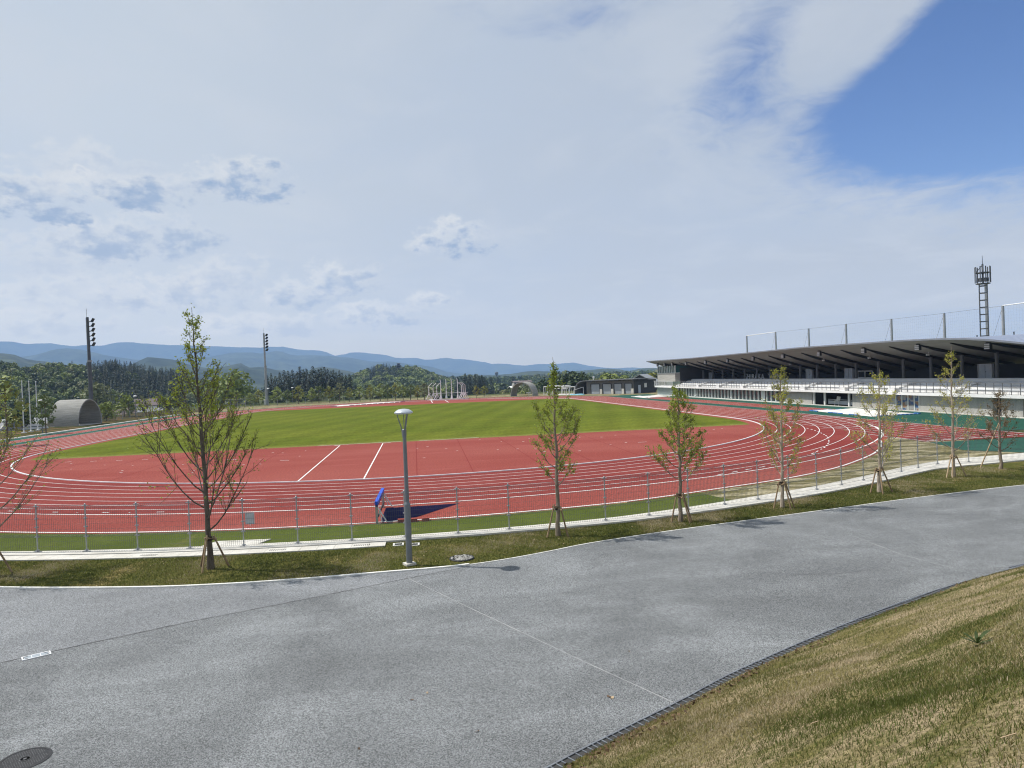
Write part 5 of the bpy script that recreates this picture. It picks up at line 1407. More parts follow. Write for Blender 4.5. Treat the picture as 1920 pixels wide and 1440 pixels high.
FAR1 = [(0, 641), (20, 640), (50, 644), (94, 642.5), (110, 646), (142, 649), (162, 646), (185, 649), (212, 644.5), (225, 643), (262, 644), (300, 645.5), (325, 647.5), (370, 649), (425, 650), (450, 652.5), (472, 655), (502, 652.5), (550, 654), (572, 657), (600, 657), (615, 661), (627, 667), (640, 666), (657, 660.5), (675, 659.5), (702, 664), (727, 666), (747, 671), (782, 670.5), (797, 674.5), (815, 675), (840, 671), (870, 672.5), (902, 677.5), (914, 680), (924, 684), (948, 683.5), (984, 686), (1015, 682), (1043, 683.5), (1079, 681), (1098, 684.7), (1127, 688.7), (1160, 691), (1230, 690), (1400, 683), (1700, 668), (1920, 660)]
ridge('mountain_ridge', FAR1, 9000, 2200, 1500, -30, 'farthest pale blue mountain ridge on the skyline', 'mount', .32, 14, 1, 16, 1900.)
FAR2 = [(0, 672), (50, 668), (95, 659), (120, 657.5), (150, 659.5), (175, 665), (212, 672.5), (250, 677), (330, 676), (390, 668), (425, 661), (450, 660), (480, 659), (490, 661), (515, 657), (532, 660), (550, 667), (580, 668), (610, 669), (640, 671), (677, 675), (702, 677.5), (752, 681), (777, 685), (815, 691), (840, 696), (880, 700), (930, 703), (1100, 704), (1400, 698), (1920, 678)]
ridge('middle_ridge', FAR2, 6000, 1700, 900, -25, 'middle blue mountain ridge below the skyline', 'mount', .34, 14, 5, 16, 1300.)
FAR3 = [(0, 663), (25, 666), (50, 674), (82, 677), (140, 692), (230, 690), (250, 682), (262, 675), (277, 670), (300, 672), (325, 676), (350, 684), (400, 692), (440, 684), (452, 682), (466, 690), (480, 688), (487, 686), (515, 692), (560, 700), (588, 691), (602, 686), (627, 690), (652, 696), (690, 706), (900, 705), (940, 702), (985, 697), (1040, 697), (1099, 694), (1116, 692.6), (1139, 690), (1164, 691.6), (1180, 693.6), (1206, 690), (1232, 691.5), (1300, 688), (1500, 680), (1920, 665)]
ridge('foothill_ridge', FAR3, 2600, 900, 500, -18, 'dark wooded foothills in front of the mountains', 'mount', .22, 8, 9, 14, 600.)

# --- near wooded hills with their trees
def hill(name, prof, dist, front, back, base, label, treeh, drop):
    """returns a height sampler; the skyline of the trees, not the soil, follows the profile"""
    xp = np.array([p[0] for p in prof], float); yp = np.array([p[1] for p in prof], float)
    def hz(x, off):
        y = np.interp(x, xp, yp); d = ray(x, y); hd = math.hypot(d[0], d[1]); zt = CAM[2]+dist*d[2]/hd-treeh*.75
        f = 1-abs(off)/(front if off < 0 else back); f = max(f, 0); sh = f*f*(3-2*f)*.5+f*.5
        return base+(max(zt, base)-base)*sh, (CAM[0]+d[0]/hd*(dist+off), CAM[1]+d[1]/hd*(dist+off))
    xs = np.arange(xp[0], xp[-1]+.1, 16); offs = list(np.linspace(-front, 0, 10))+list(np.linspace(0, back, 5))[1:]
    V = []
    for o in offs:
        for x in xs:
            z, (px_, py_) = hz(x, o); V.append((px_, py_, z))
    n = len(xs); Fq = np.array([(j*n+i, j*n+i+1, (j+1)*n+i+1, (j+1)*n+i) for j in range(len(offs)-1) for i in range(n-1)])
    struct(up(meshobj(name, V, Fq, 'hillfloor', smooth=True)), label, 'hill'); return hz
rs = np.random.default_rng(3)
LH = [(-900, 700), (-400, 690), (-150, 684), (0, 675), (25, 677), (37, 685), (58, 686), (82, 680), (112, 678), (140, 682), (160, 681), (212, 680), (250, 685), (275, 691), (312, 696), (350, 702), (400, 712), (450, 722), (520, 740), (600, 752)]
hz = hill('left_hill', LH, 560, 250, 160, -14, 'wooded hill rising behind the left straight', 9, 0)
pts = []; hs = []; kd = []; mi = []
for _ in range(4200):
    x = rs.uniform(-520, 520) if rs.random() < .93 else rs.uniform(-900, 560); off = -250+rs.uniform(0, 1)**.8*330
    z, (px_, py_) = hz(x, off)
    con = (x > 165+(off+100)*-.05 and x < 345 and off > -215) and rs.random() < .93
    con = con or rs.random() < .03
    pts.append((px_, py_, z-1.)); hs.append(rs.uniform(8, 11.5) if con else rs.uniform(4.2, 8.5)); kd.append('con' if con else 'broad')
    mi.append(rs.integers(5, 7) if con else (rs.choice([0, 1, 2, 4], p=[.36, .26, .22, .16])))
TM = ['bg1', 'bg2', 'bg3', 'bg4', 'bg5', 'con1', 'con2']
forest('hillside_wood', pts, hs, kd, TM, mi, 'mixed wood of pale broadleaf and dark conifer covering the left hill', 1)
CH = [(560, 735), (610, 722), (640, 712), (665, 706), (677, 700), (696, 692), (715, 687), (731, 687.5), (746, 690), (759, 689), (777, 690.6), (790, 692.5), (802, 699), (815, 705), (827, 709), (860, 719), (900, 730), (940, 738)]
hz2 = hill('castle_hill', CH, 900, 330, 200, -12, 'rounded wooded hill carrying a small castle keep', 11, 0)
pts = []; hs = []; kd = []; mi = []
for _ in range(1300):
    x = rs.uniform(600, 900); off = -330+rs.uniform(0, 1)**.8*420
    z, (px_, py_) = hz2(x, off)
    con = (690 < x < 758 and off > -170) and rs.random() < .9; con = con or (620 < x < 668 and rs.random() < .5)
    pts.append((px_, py_, z-1)); hs.append(rs.uniform(10, 14) if con else rs.uniform(9, 14)); kd.append('con' if con else 'broad')
    mi.append(rs.integers(5, 7) if con else rs.choice([0, 1, 2, 4], p=[.4, .24, .26, .10]))
forest('castle_hill_wood', pts, hs, kd, TM, mi, 'mixed wood covering the castle hill', 2)
# belt of valley woods between the sports ground and the hills
pts = []; hs = []; kd = []; mi = []
for _ in range(900):
    x = rs.uniform(430, 1250); dist = rs.uniform(430, 780); p = at(x, 720, dist); con = rs.random() < (.55 if 640 < x < 700 or 845 < x < 930 else .12)
    pts.append((p[0], p[1], -13.5)); h = rs.uniform(9, 14) if x < 840 else rs.uniform(9, 15)
    if x > 950: h *= .72
    hs.append(h*(1.35 if con else 1)); kd.append('con' if con else 'broad'); mi.append(rs.integers(5, 7) if con else rs.choice([0, 1, 2, 3, 4], p=[.36, .2, .24, .04, .16]))
forest('valley_wood', pts, hs, kd, TM, mi, 'belt of mixed valley woods beyond the far bend', 4)
pts = []; hs = []; kd = []; mi = []
for _ in range(620):
    x = rs.uniform(780, 1280); dist = rs.uniform(900, 1500); p = at(x, 720, dist); con = rs.random() < .3
    pts.append((p[0], p[1], -12)); h = rs.uniform(14, 24) if x < 900 else rs.uniform(11, 20); hs.append(h); kd.append('con' if con else 'broad'); mi.append(rs.integers(5, 7) if con else rs.choice([0, 2, 4], p=[.4, .4, .2]))
forest('far_plain_wood', pts, hs, kd, TM, mi, 'hazy far woods on the plain at the foot of the foothills', 6)
pts = []; hs = []; kd = []; mi = []
for _ in range(230):
    x = rs.uniform(-260, 470); dist = rs.uniform(235, 330); p = at(x, 760, dist)
    if 200 < x < 335: continue
    pts.append((p[0], p[1], -11)); hs.append(rs.uniform(5, 9.5)); kd.append('broad'); mi.append(rs.choice([0, 1, 2, 4], p=[.4, .15, .3, .15]))
forest('valley_scrub', pts, hs, kd, TM, mi, 'shrubs and low trees in the valley behind the left fence', 7)
pts = []; hs = []; kd = []; mi = []
for _ in range(260):
    x = rs.uniform(440, 830); dist = rs.uniform(262, 330); p = at(x, 740, dist)
    pts.append((p[0], p[1], -10)); hs.append(rs.uniform(8, 13)); kd.append('broad'); mi.append(rs.choice([0, 1, 2, 4], p=[.34, .08, .33, .25]))
forest('far_bend_scrub', pts, hs, kd, TM, mi, 'dense scrub on the slope behind the far bend trees', 8)

# --- single background trees
def far_tree_proto(kind, name, trunk_h, tw, leafm, h=1.):
    pr = PROT[kind][far_tree_proto.k % len(PROT[kind])]; far_tree_proto.k += 1
    V = pr.reshape(-1, 3); me = meshobj('crown', V, np.arange(len(V)).reshape(-1, 4), leafm)
    b = MB(); b.tube([(0, 0, -.02), (.004, .003, trunk_h*.5), (0, 0, trunk_h)], [tw, tw*.75, tw*.35], 7)
    for k in range(5):
        a = k*1.3; b.tube([(0, 0, trunk_h*(.5+.08*k)), (.10*math.cos(a), .10*math.sin(a), trunk_h*(.62+.09*k))], [tw*.4, tw*.2], 4)
    tr = b.build('trunk', 'bgtrunk', fix=False)
    return me, tr
far_tree_proto.k = 0
protos = {}
def far_tree(kind, leafm, loc, h, label, cat='tree', group=None, w=1., tk=None, name='broadleaf_tree'):
    key = (kind, leafm, far_tree.n % 3)
    far_tree.n += 1
    t = thing(name, label, cat, (loc[0], loc[1], loc[2]), group, rz=rng.uniform(0, 6.28)); t.scale = (h*w, h*w, h)
    if key not in protos:
        th_, tw_ = {'fine': (.55, .022), 'tall': (.6, .018), 'confine': (.9, .014), 'tuft': (.8, .016), 'con': (.9, .014)}[kind]
        me, tr = far_tree_proto(kind, name, th_, tw_, leafm); protos[key] = (me, tr)
    else:
        me, tr = [c.copy() for c in protos[key]]; COL.objects.link(me); COL.objects.link(tr)
    me.parent = t; tr.parent = t; return t
far_tree.n = 0
# row of young trees along the far bend
row = [(470, 763, 735), (486, 762, 728), (520, 760, 723), (540, 758.5, 727), (560, 757, 722), (585, 756, 725), (598, 754, 720), (618, 752.5, 722), (637, 751.5, 715), (655, 750.5, 724), (675, 749.5, 722), (694, 748.5, 720), (713, 748, 716), (727, 747.5, 717), (742, 747, 715), (756, 746.6, 719), (770, 746.2, 717), (783, 746, 721), (796, 745.8, 716), (893, 744, 722)]
lm = ['bg2', 'bg4', 'bg2', 'bg1', 'bg4', 'bg2', 'bg1', 'bg4', 'bg5', 'bg4']
for i, (x, yb, yt) in enumerate(row):
    D_ = 236-10*abs(i-9)/9-(x-470)*.045; p = at(x, yb, D_); p[2] = -.1; hp = at(x, yt, D_)[2]+.1
    lab = 'young leafy tree behind the far bend, %s right of the slim floodlight mast' % ORD[i-2] if i > 1 else 'young leafy tree behind the far bend left of the slim floodlight mast, %s of two' % ('outer' if i == 0 else 'inner')
    if x == 893: lab = 'young tree standing alone behind the far bend between throwing cage and arch shelter'
    far_tree('tuft', lm[i % len(lm)], p, hp, lab, group='young trees along the far bend', w=1.05 if i % 2 else 1.25, name='young_far_tree')
tt = at(888, 742, 215); tt[2] = -.2; far_tree('tuft', 'bg4', at(908, 745, 220)*np.array([1, 1, 0])+np.array([0, 0, -.2]), 3.9, 'small yellow leaved shrub tree right of the throwing cage', w=1.5, name='yellow_shrub')
# conifer grove with bare trunks
cg_ = [(500, 703), (508, 700), (516, 705), (524, 698), (532, 694), (540, 695), (548, 693), (556, 696), (562, 687), (569, 692), (574, 691), (580, 701), (586, 686), (592, 694), (597, 692), (602, 690), (608, 688), (614, 692), (620, 695), (625, 693), (630, 698), (636, 694), (641, 699), (648, 703), (655, 701)]
for i, (x, y) in enumerate(cg_):
    D_ = 335+rng.uniform(-22, 25); p = at(x, y, D_); zt = p[2]; p[2] = -10.
    far_tree('confine', 'con1' if i % 3 else 'con2', p, zt+10., 'tall dark conifer in the bare-trunked grove, %s from its left end' % ORD[i], group='conifer grove beyond the far bend', w=.9 if i % 2 else 1.15, name='conifer_tree')
for i, (x, y, D_) in enumerate(((858, 706, 430), (872, 700, 440), (880, 703, 430), (890, 701, 450), (898, 705, 440), (903, 703, 455), (908, 707, 450))):
    p = at(x, y, D_); zt = p[2]; p[2] = -12.; far_tree('confine', 'con1', p, zt+12., 'dark conifer of the clump right of the throwing cage, %s from its left end' % ORD[i], group='conifer clump right of the cage', w=1.4, name='conifer_tree')
# broadleaf trees behind the arch shelter and store
for i, (x, yt, D_, kd_, lf, w, lab) in enumerate((
    (1018, 712, 262, 'fine', 'bg3', 1.0, 'dark dense tree just left of the bare leader tree top'), (1034, 704, 268, 'fine', 'bg3', 1.1, 'dark dense tree behind the stored goals, left one of the big clump'),
    (1052, 697, 262, 'fine', 'bg3', 1.1, 'dark dense tree behind the stored goals, middle one of the big clump'), (1070, 694, 258, 'fine', 'bg3', 1.15, 'tallest dark dense tree of the clump left of the store'),
    (1086, 696, 262, 'fine', 'bg3', 1.1, 'dark dense tree of the clump just above the curved store roof end'), (1098, 704, 266, 'fine', 'bg3', 1.0, 'dark dense tree at the right end of the clump above the store'),
    (1112, 709, 252, 'fine', 'bg5', 1.1, 'grey green low tree behind the store, left'), (1126, 707, 252, 'fine', 'bg4', 1.0, 'yellowish low tree behind the store'), (1141, 697, 250, 'tall', 'bg2', 1.3, 'light green tall tree rising behind the store roof'),
    (1156, 704, 255, 'fine', 'bg1', 1.0, 'mid green tree behind the store roof, right of the tall light one'), (1170, 701, 252, 'tall', 'bg2', 1.1, 'narrow light green tree behind the right part of the store'), (1226, 696, 240, 'tall', 'bg4', 1.3, 'yellow green tree between the house and the stand tower'),
    (988, 716, 300, 'fine', 'bg5', 1.1, 'grey brown tree above the arch shelter'), (1003, 717, 290, 'fine', 'bg5', 1.0, 'grey brown tree right of the arch shelter'), (966, 722, 280, 'fine', 'bg1', 1.0, 'small green tree seen over the left foot of the arch shelter'), (982, 729, 236, 'fine', 'bg2', 1.0, 'pale green bush seen through the arch shelter'))):
    p = at(x, yt, D_); zt = p[2]; p[2] = -6.; far_tree(kd_, lf, p, zt+6., lab, w=w*1.1)
# trees beyond the left straight
for i, (x, yb, yt, D_, kd_, lf, w, lab) in enumerate((
    (201, 795, 753, 168, 'fine', 'bg2', 1.15, 'round green tree right of the large barrel shelter'), (233, 776, 712+22, 190, 'tuft', 'bg2', 1.3, 'light green young tree in front of the brown roofed house'), (242, 778, 736, 188, 'tuft', 'bg2', 1.2, 'pale green young tree left of the far lamp post by the house'),
    (268, 776, 738, 190, 'tuft', 'bg5', .8, 'thin bare young tree in front of the white house wall'), (14, 838, 700, 104, 'tuft', 'bg2', .9, 'young tree left of the flagpoles near the left edge'), (86, 804, 733, 128, 'tuft', 'bg1', .9, 'staked young tree between the flagpoles and the barrel shelter'),
    (52, 806, 758, 150, 'fine', 'bg1', 1.0, 'bushy tree behind the flagpoles'), (30, 812, 765, 150, 'fine', 'bg3', 1.0, 'dark bush left of the flagpoles'), (182, 760, 716, 240, 'fine', 'bg5', 1.1, 'pale grey green tree behind the top of the floodlight mast base'),
    (318, 780, 742, 215, 'fine', 'bg1', 1.1, 'green tree half hidden behind the tallest staked tree'), (445, 768, 692, 250, 'fine', 'bg2', 1.1, 'pale green tall tree right of the tallest staked tree'), (432, 770, 705, 256, 'fine', 'bg1', 1.0, 'mid green tree close behind the tallest staked tree'))):
    p = at(x, yb, D_); zb = min(-.1, gz(x, yb)[2]) if D_ < 135 else p[2]; zb = -.2 if D_ < 135 else min(p[2], -1); pt = at(x, yt, D_); p[2] = zb
    far_tree(kd_, lf, p, pt[2]-zb, lab, w=w)

# --- far lamp posts
for i, (x, y, D_, lab) in enumerate(((77, 750, 132, 'far lamp post with white dome cap right of the flagpoles'), (253, 742.5, 182, 'far lamp post with white dome cap in front of the brown roofed house'), (548, 727, 232, 'far lamp post with white dome cap in the row of young trees'), (502.5, 728.5, 236, 'far lamp post with round white head touching the slim floodlight mast'))):
    p = at(x, y, D_); zt = p[2]; t = thing('lamp_post', lab, 'street lamp', (p[0], p[1], -.5), 'far lamp posts')
    b = MB(); b.tube([(0, 0, 0), (0, 0, zt+.3)], [.09, .06], 8); b.build('pole', 'lamppole').parent = t
    b = MB(); b.lathe([(.36, zt+.42), (.42, zt+.46), (.30, zt+.56), (.08, zt+.62)], n=16); b.build('cap', 'whitemetal').parent = t
    b = MB()
    for k in range(3): a = k*2.1; b.tube([(.05*math.cos(a), .05*math.sin(a), zt+.05), (.28*math.cos(a), .28*math.sin(a), zt+.45)], .025, 5)
    b.build('arm', 'lamppole').parent = t

# --- houses in the valley
def house(name, label, loc, w, d, h, rh, rz, wallm='plaster', roofm='rooftile', wins=3, hip=.0):
    t = thing(name, label, 'house', loc, 'valley houses', rz)
    b = MB(); b.box((0, 0, h/2), (w, d, h)); b.add([(-w/2, -d/2, h), (-w/2, d/2, h), (-w/2, 0, h+rh), (w/2, -d/2, h), (w/2, d/2, h), (w/2, 0, h+rh)], [(0, 1, 2), (3, 5, 4)]); b.build('wall', wallm).parent = t
    b = MB(); e = .6
    for s in (-1, 1):
        vs = [(-w/2-e, s*(d/2+e), h-.25), (w/2+e, s*(d/2+e), h-.25), (w/2+e*(1-hip), 0, h+rh+.12), (-w/2-e*(1-hip), 0, h+rh+.12)]
        b.add(vs+[(x, y, z-.22) for x, y, z in vs], [(0, 1, 2, 3), (7, 6, 5, 4), (0, 4, 5, 1), (1, 5, 6, 2), (3, 2, 6, 7), (0, 3, 7, 4)])
    b.build('roof', roofm).parent = t
    for k in range(wins):
        x = -w/2+w*(k+.5)/wins; b = MB(); b.box((x, -d/2-.03, h*.55), (min(1.6, w/wins*.55), .08, 1.2)); b.build('window', 'glass').parent = t
    return t
def hl(x, y, D_): p = at(x, y, D_); return p
p = hl(275, 774, 330); house('village_house', 'brown roofed white house right of the far lamp post', (p[0], p[1], p[2]-1.2), 7.6, 6.5, 4.6, 2.3, .35)
p = hl(293, 781, 318); house('village_house', 'long low white building in front of the brown roofed house', (p[0], p[1], p[2]-1.0), 12, 6, 3.5, .9, .3, wins=5, roofm='mastpale')
p = hl(246, 781, 326); house('village_house', 'low house with a wide dull brown roof left of the far lamp post', (p[0], p[1], p[2]-2.0), 9, 7, 3.0, 1.6, .25)
p = hl(226, 779, 335); house('village_house', 'small brown roofed house right of the round green tree', (p[0], p[1], p[2]-2.0), 7, 6, 3.0, 1.9, -.2)
p = hl(36, 800, 205); house('village_house', 'white walled house seen behind the flagpoles', (p[0], p[1], p[2]-3.0), 10, 7, 3.4, 1.4, .5, roofm='mastpale')
p = hl(1207, 715.5, 232); house('village_house', 'grey roofed house above the right end of the equipment store', (p[0], p[1], p[2]-4.), 8.6, 7.5, 4.3, 2.0, 1.0, 'backwall', 'mastpale')
p = hl(964, 723, 420); house('village_house', 'pale roofed shed left of the arch shelter top', (p[0], p[1], p[2]-3.6), 5, 6, 2.5, .8, .2, wallm='backwall', roofm='plaster')
p = hl(978, 714, 520); house('village_house', 'distant low grey building above the arch shelter', (p[0], p[1], p[2]-3.6), 13, 8, 3, .6, .1, wallm='boardconc', roofm='rooftile', wins=8)
for i, (x, y, lab) in enumerate(((22, 804, 'white van parked left of the flagpoles'), (64, 803.5, 'white car parked right of the flagpoles'), (236, 783, 'dark blue car parked by the low brown roofed house'))):
    p = at(x, y, 150 if i < 2 else 300); t = thing('parked_car', lab, 'van' if i == 0 else 'car', (p[0], p[1], p[2]-.7), 'vehicles parked in the valley', .6)
    h = 1.9 if i == 0 else 1.45
    b = MB(); P_ = [(-2.1, .35), (-2.1, .8), (-1.5, .95), (-.9, h), (1.4, h), (2.0, .95), (2.1, .4)]
    vs = [(x_, s*.82, z_) for s in (-1, 1) for x_, z_ in P_]; m = len(P_)
    b.add(vs, [tuple(range(m-1, -1, -1)), tuple(range(m, 2*m))]+[(k, (k+1) % m, m+(k+1) % m, m+k) for k in range(m)]); b.build('body', 'plaster' if i < 2 else 'bluedark').parent = t
    b = MB()
    for s in (-1, 1): b.add([(-1.0, s*.835, 1.0), (1.6, s*.835, 1.0), (1.3, s*.80, h-.1), (-.8, s*.80, h-.1)], [(0, 1, 2, 3)])
    b.build('window', 'glass', fix=False).parent = t
    for sx in (-1.3, 1.3):
        for s in (-1, 1): b = MB(); b.tube([(sx, s*.70, .33), (sx, s*.86, .33)], .33, 12); b.build('wheel', 'slot').parent = t
# castle keep
p = at(747.5, 690, 885); t = thing('castle_keep', 'tiny dark tiered castle keep on top of the wooded hill', 'castle', (p[0], p[1], p[2]-4.))
for k, (w, z, h) in enumerate(((9, 0, 4.0), (6.5, 4.2, 2.6), (4.4, 7.0, 2.2))):
    b = MB(); b.box((0, 0, z+h/2), (w*.72, w*.72, h)); b.build('tier', 'backwall').parent = t
    b = MB(); b.add([(-w*.62, -w*.62, z+h-.3), (w*.62, -w*.62, z+h-.3), (w*.62, w*.62, z+h-.3), (-w*.62, w*.62, z+h-.3), (-w*.2, -w*.2, z+h+.9), (w*.2, -w*.2, z+h+.9), (w*.2, w*.2, z+h+.9), (-w*.2, w*.2, z+h+.9)], [(0, 1, 5, 4), (1, 2, 6, 5), (2, 3, 7, 6), (3, 0, 4, 7), (4, 5, 6, 7), (3, 2, 1, 0)]); b.build('roof', 'rib').parent = t
p = at(931, 698, 1300); t = thing('water_tower', 'tiny dark water tower on the hazy plain', 'tower', (p[0], p[1], p[2]-26)); b = MB(); b.tube([(0, 0, 0), (0, 0, 22)], [1.4, 1.1], 10); b.build('stem', 'mast').parent = t
b = MB(); b.lathe([(1.2, 20.5), (2.9, 22), (3.1, 25.5), (1.0, 26.8)], n=14); b.build('tank', 'mast').parent = t

# --- far perimeter fence
ff = [(-68, -4), (-66.5, 20), (-66.8, 50), (-67.5, 64), (-63.2, 66), (-62.5, 80), (-60.5, 96), (-55.5, 112), (-49.5, 127), (-43, 137), (-33, 144), (-20, 147.5), (-5, 148), (12, 147), (26, 143), (38, 137), (48, 128)]
ft = thing('perimeter_fence', 'low dark mesh fence running behind the left straight and far bend', 'fence', (ff[0][0], ff[0][1], 0))
pp = []; carry = 0
for a, c in zip(ff, ff[1:]):
    L = math.dist(a, c); s = carry
    while s < L: pp.append((a[0]+(c[0]-a[0])*s/L, a[1]+(c[1]-a[1])*s/L)); s += 3.0
    carry = s-L
b = MB(); b.box((0, 0, .9), (.08, .08, 1.8)); fpost = b.build('post', 'galv'); fpost.parent = ft
for i, (x, y) in enumerate(pp[:99]):
    c = fpost if i == 0 else fpost.copy()
    if i: COL.objects.link(c); c.parent = ft
    c.location = (x-ff[0][0], y-ff[0][1], -.05)
b = MB()
for a, c in zip(pp, pp[1:]):
    for z in (.12, .5, .9, 1.3, 1.72): b.beam((a[0], a[1], z), (c[0], c[1], z), .03, .035)
    for k in range(1, 20):
        f = k/20; b.beam((a[0]+(c[0]-a[0])*f, a[1]+(c[1]-a[1])*f, .1), (a[0]+(c[0]-a[0])*f, a[1]+(c[1]-a[1])*f, 1.74), .012, .012)
b.build('mesh', 'mast', ft, fix=False)
# tall netted frame beside the slim mast and by the barrel shelter
for nm, xs_, yb, D_, hh, lab in (('ball_screen', (424, 461), 765.5, 205, 2.6, 'low grey framed mesh screen left of the slim floodlight mast'),):
    p, q = at(xs_[0], yb, D_), at(xs_[1], yb-2, D_+4); t = thing(nm, lab, 'screen', (p[0], p[1], 0), rz=math.atan2(q[1]-p[1], q[0]-p[0])); L = math.hypot(q[0]-p[0], q[1]-p[1])
    b = MB(); b.tube([(0, 0, 0), (0, 0, hh), (L, 0, hh), (L, 0, 0)], .06, 6); b.tube([(0, 0, hh*.5), (L, 0, hh*.5)], .04, 6); b.build('frame', 'galv').parent = t
    b = MB()
    for k in range(1, 26): b.beam((L*k/26, 0, .1), (L*k/26, 0, hh), .012, .012)
    b.build('mesh', 'galv', fix=False).parent = t

# ================================================================== AIR, SKY, LIGHT, CAMERA
hm = bpy.data.materials.new('valley_air'); hm.use_nodes = True; nt = hm.node_tree; nt.nodes.clear()
pv = nt.nodes.new('ShaderNodeVolumePrincipled'); ou = nt.nodes.new('ShaderNodeOutputMaterial')
pv.inputs['Color'].default_value = (.40, .61, 1.0, 1); pv.inputs['Density'].default_value = HAZE = 1.4e-4; pv.inputs['Anisotropy'].default_value = .0
nt.links.new(pv.outputs[0], ou.inputs['Volume']); MT['haze'] = hm
b = MB(); b.box((0, -40, 378), (22400, 21320, 790)); hz_ = b.build('haze', 'haze'); tag(hz_, 'pale blue air between the sports ground and the mountains', 'haze', kind='stuff')

w = bpy.data.worlds.new('World'); scene.world = w; w.use_nodes = True; nt = w.node_tree
bg = nt.nodes['Background']
SUN = Vector((-3.14, 1.32, 4.95)).normalized(); EL = math.asin(SUN.z); AZ = math.atan2(SUN.x, SUN.y)
sky = N(nt, 'ShaderNodeTexSky', sky_type='NISHITA'); sky.sun_disc = False; sky.sun_elevation = EL; sky.sun_rotation = AZ % (2*PI)
sky.air_density = 1.0; sky.dust_density = .6; sky.ozone_density = 1.5
skyc = N(nt, 'ShaderNodeVectorMath', operation='SCALE'); nt.links.new(sky.outputs[0], skyc.inputs[0]); skyc.inputs['Scale'].default_value = .10
g = N(nt, 'ShaderNodeTexCoord').outputs['Generated']
sp = N(nt, 'ShaderNodeSeparateXYZ'); nt.links.new(g, sp.inputs[0])
el = math_(nt, 'ARCSINE', sp.outputs[2]); az = math_(nt, 'ARCTAN2', sp.outputs[0], sp.outputs[1])
def azel(x, y):
    d = ray(x, y); return math.atan2(d[0], d[1]), math.atan2(d[2], math.hypot(d[0], d[1]))
def cvec(a, b_, c=0.):
    cx = N(nt, 'ShaderNodeCombineXYZ')
    for i, v in enumerate((a, b_, c)):
        if isinstance(v, (int, float)): cx.inputs[i].default_value = v
        else: nt.links.new(v, cx.inputs[i])
    return cx.outputs[0]
# veil of high cloud, on a plane overhead (so that it streams towards the horizon)
dz = math_(nt, 'ADD', math_(nt, 'MAXIMUM', sp.outputs[2], 0), .16)
plane = cvec(math_(nt, 'DIVIDE', sp.outputs[0], dz), math_(nt, 'DIVIDE', sp.outputs[1], dz))
n1 = noise(nt, plane, .75, 7, .58, .9); n2 = noise(nt, plane, 2.1, 8, .6, .6); n3 = noise(nt, plane, .45, 3, .5)
def gauss(x, y, wx, wy, rot=0.):
    a0, e0 = azel(x, y); da = math_(nt, 'SUBTRACT', az, a0); de = math_(nt, 'SUBTRACT', el, e0)
    c, s = math.cos(rot), math.sin(rot)
    p = math_(nt, 'MULTIPLY', math_(nt, 'ADD', math_(nt, 'MULTIPLY', da, c), math_(nt, 'MULTIPLY', de, s)), 1/wx)
    q = math_(nt, 'MULTIPLY', math_(nt, 'SUBTRACT', math_(nt, 'MULTIPLY', de, c), math_(nt, 'MULTIPLY', da, s)), 1/wy)
    r2 = math_(nt, 'ADD', math_(nt, 'MULTIPLY', p, p), math_(nt, 'MULTIPLY', q, q))
    return math_(nt, 'POWER', 2.718, math_(nt, 'MULTIPLY', r2, -1))
hole = math_(nt, 'ADD', math_(nt, 'MULTIPLY', gauss(1985, 90, .215, .105, .10), 2.2), math_(nt, 'MULTIPLY', gauss(1400, 120, .11, .06, .6), .42))
hole = math_(nt, 'ADD', hole, math_(nt, 'MULTIPLY', gauss(1030, 20, .26, .05), .25))
wisp = math_(nt, 'MULTIPLY', gauss(1610, 70, .10, .05, .55), .75)
n4 = noise(nt, plane, 6.5, 8, .65, 1.2)
v = math_(nt, 'ADD', math_(nt, 'MULTIPLY', n1, .75), math_(nt, 'ADD', math_(nt, 'MULTIPLY', n2, .70), math_(nt, 'MULTIPLY', n4, .55)))
v = math_(nt, 'ADD', math_(nt, 'SUBTRACT', math_(nt, 'SUBTRACT', v, .14), hole), wisp)
veil = maprange(nt, v, .12, .72, 0, .95)
tone = maprange(nt, n3, .35, .65)
leftness = maprange(nt, az, -.62, .62)
vc = mixc(nt, leftness, (.51, .57, .63), (.40, .452, .525))
vc = mixc(nt, math_(nt, 'MULTIPLY', tone, .60), vc, (.405, .485, .60))
vc = mixc(nt, math_(nt, 'MULTIPLY', maprange(nt, n2, .45, .70), .38), vc, (.53, .57, .62))
blue = mixc(nt, 1., skyc.outputs[0], (.62, .80, 1.08), 'MULTIPLY')
col = mixc(nt, veil, blue, vc)
# low haze towards the horizon
lowf = math_(nt, 'POWER', 2.718, math_(nt, 'MULTIPLY', math_(nt, 'MAXIMUM', el, 0), -9))
col = mixc(nt, math_(nt, 'MULTIPLY', lowf, .55), col, (.40, .46, .55))
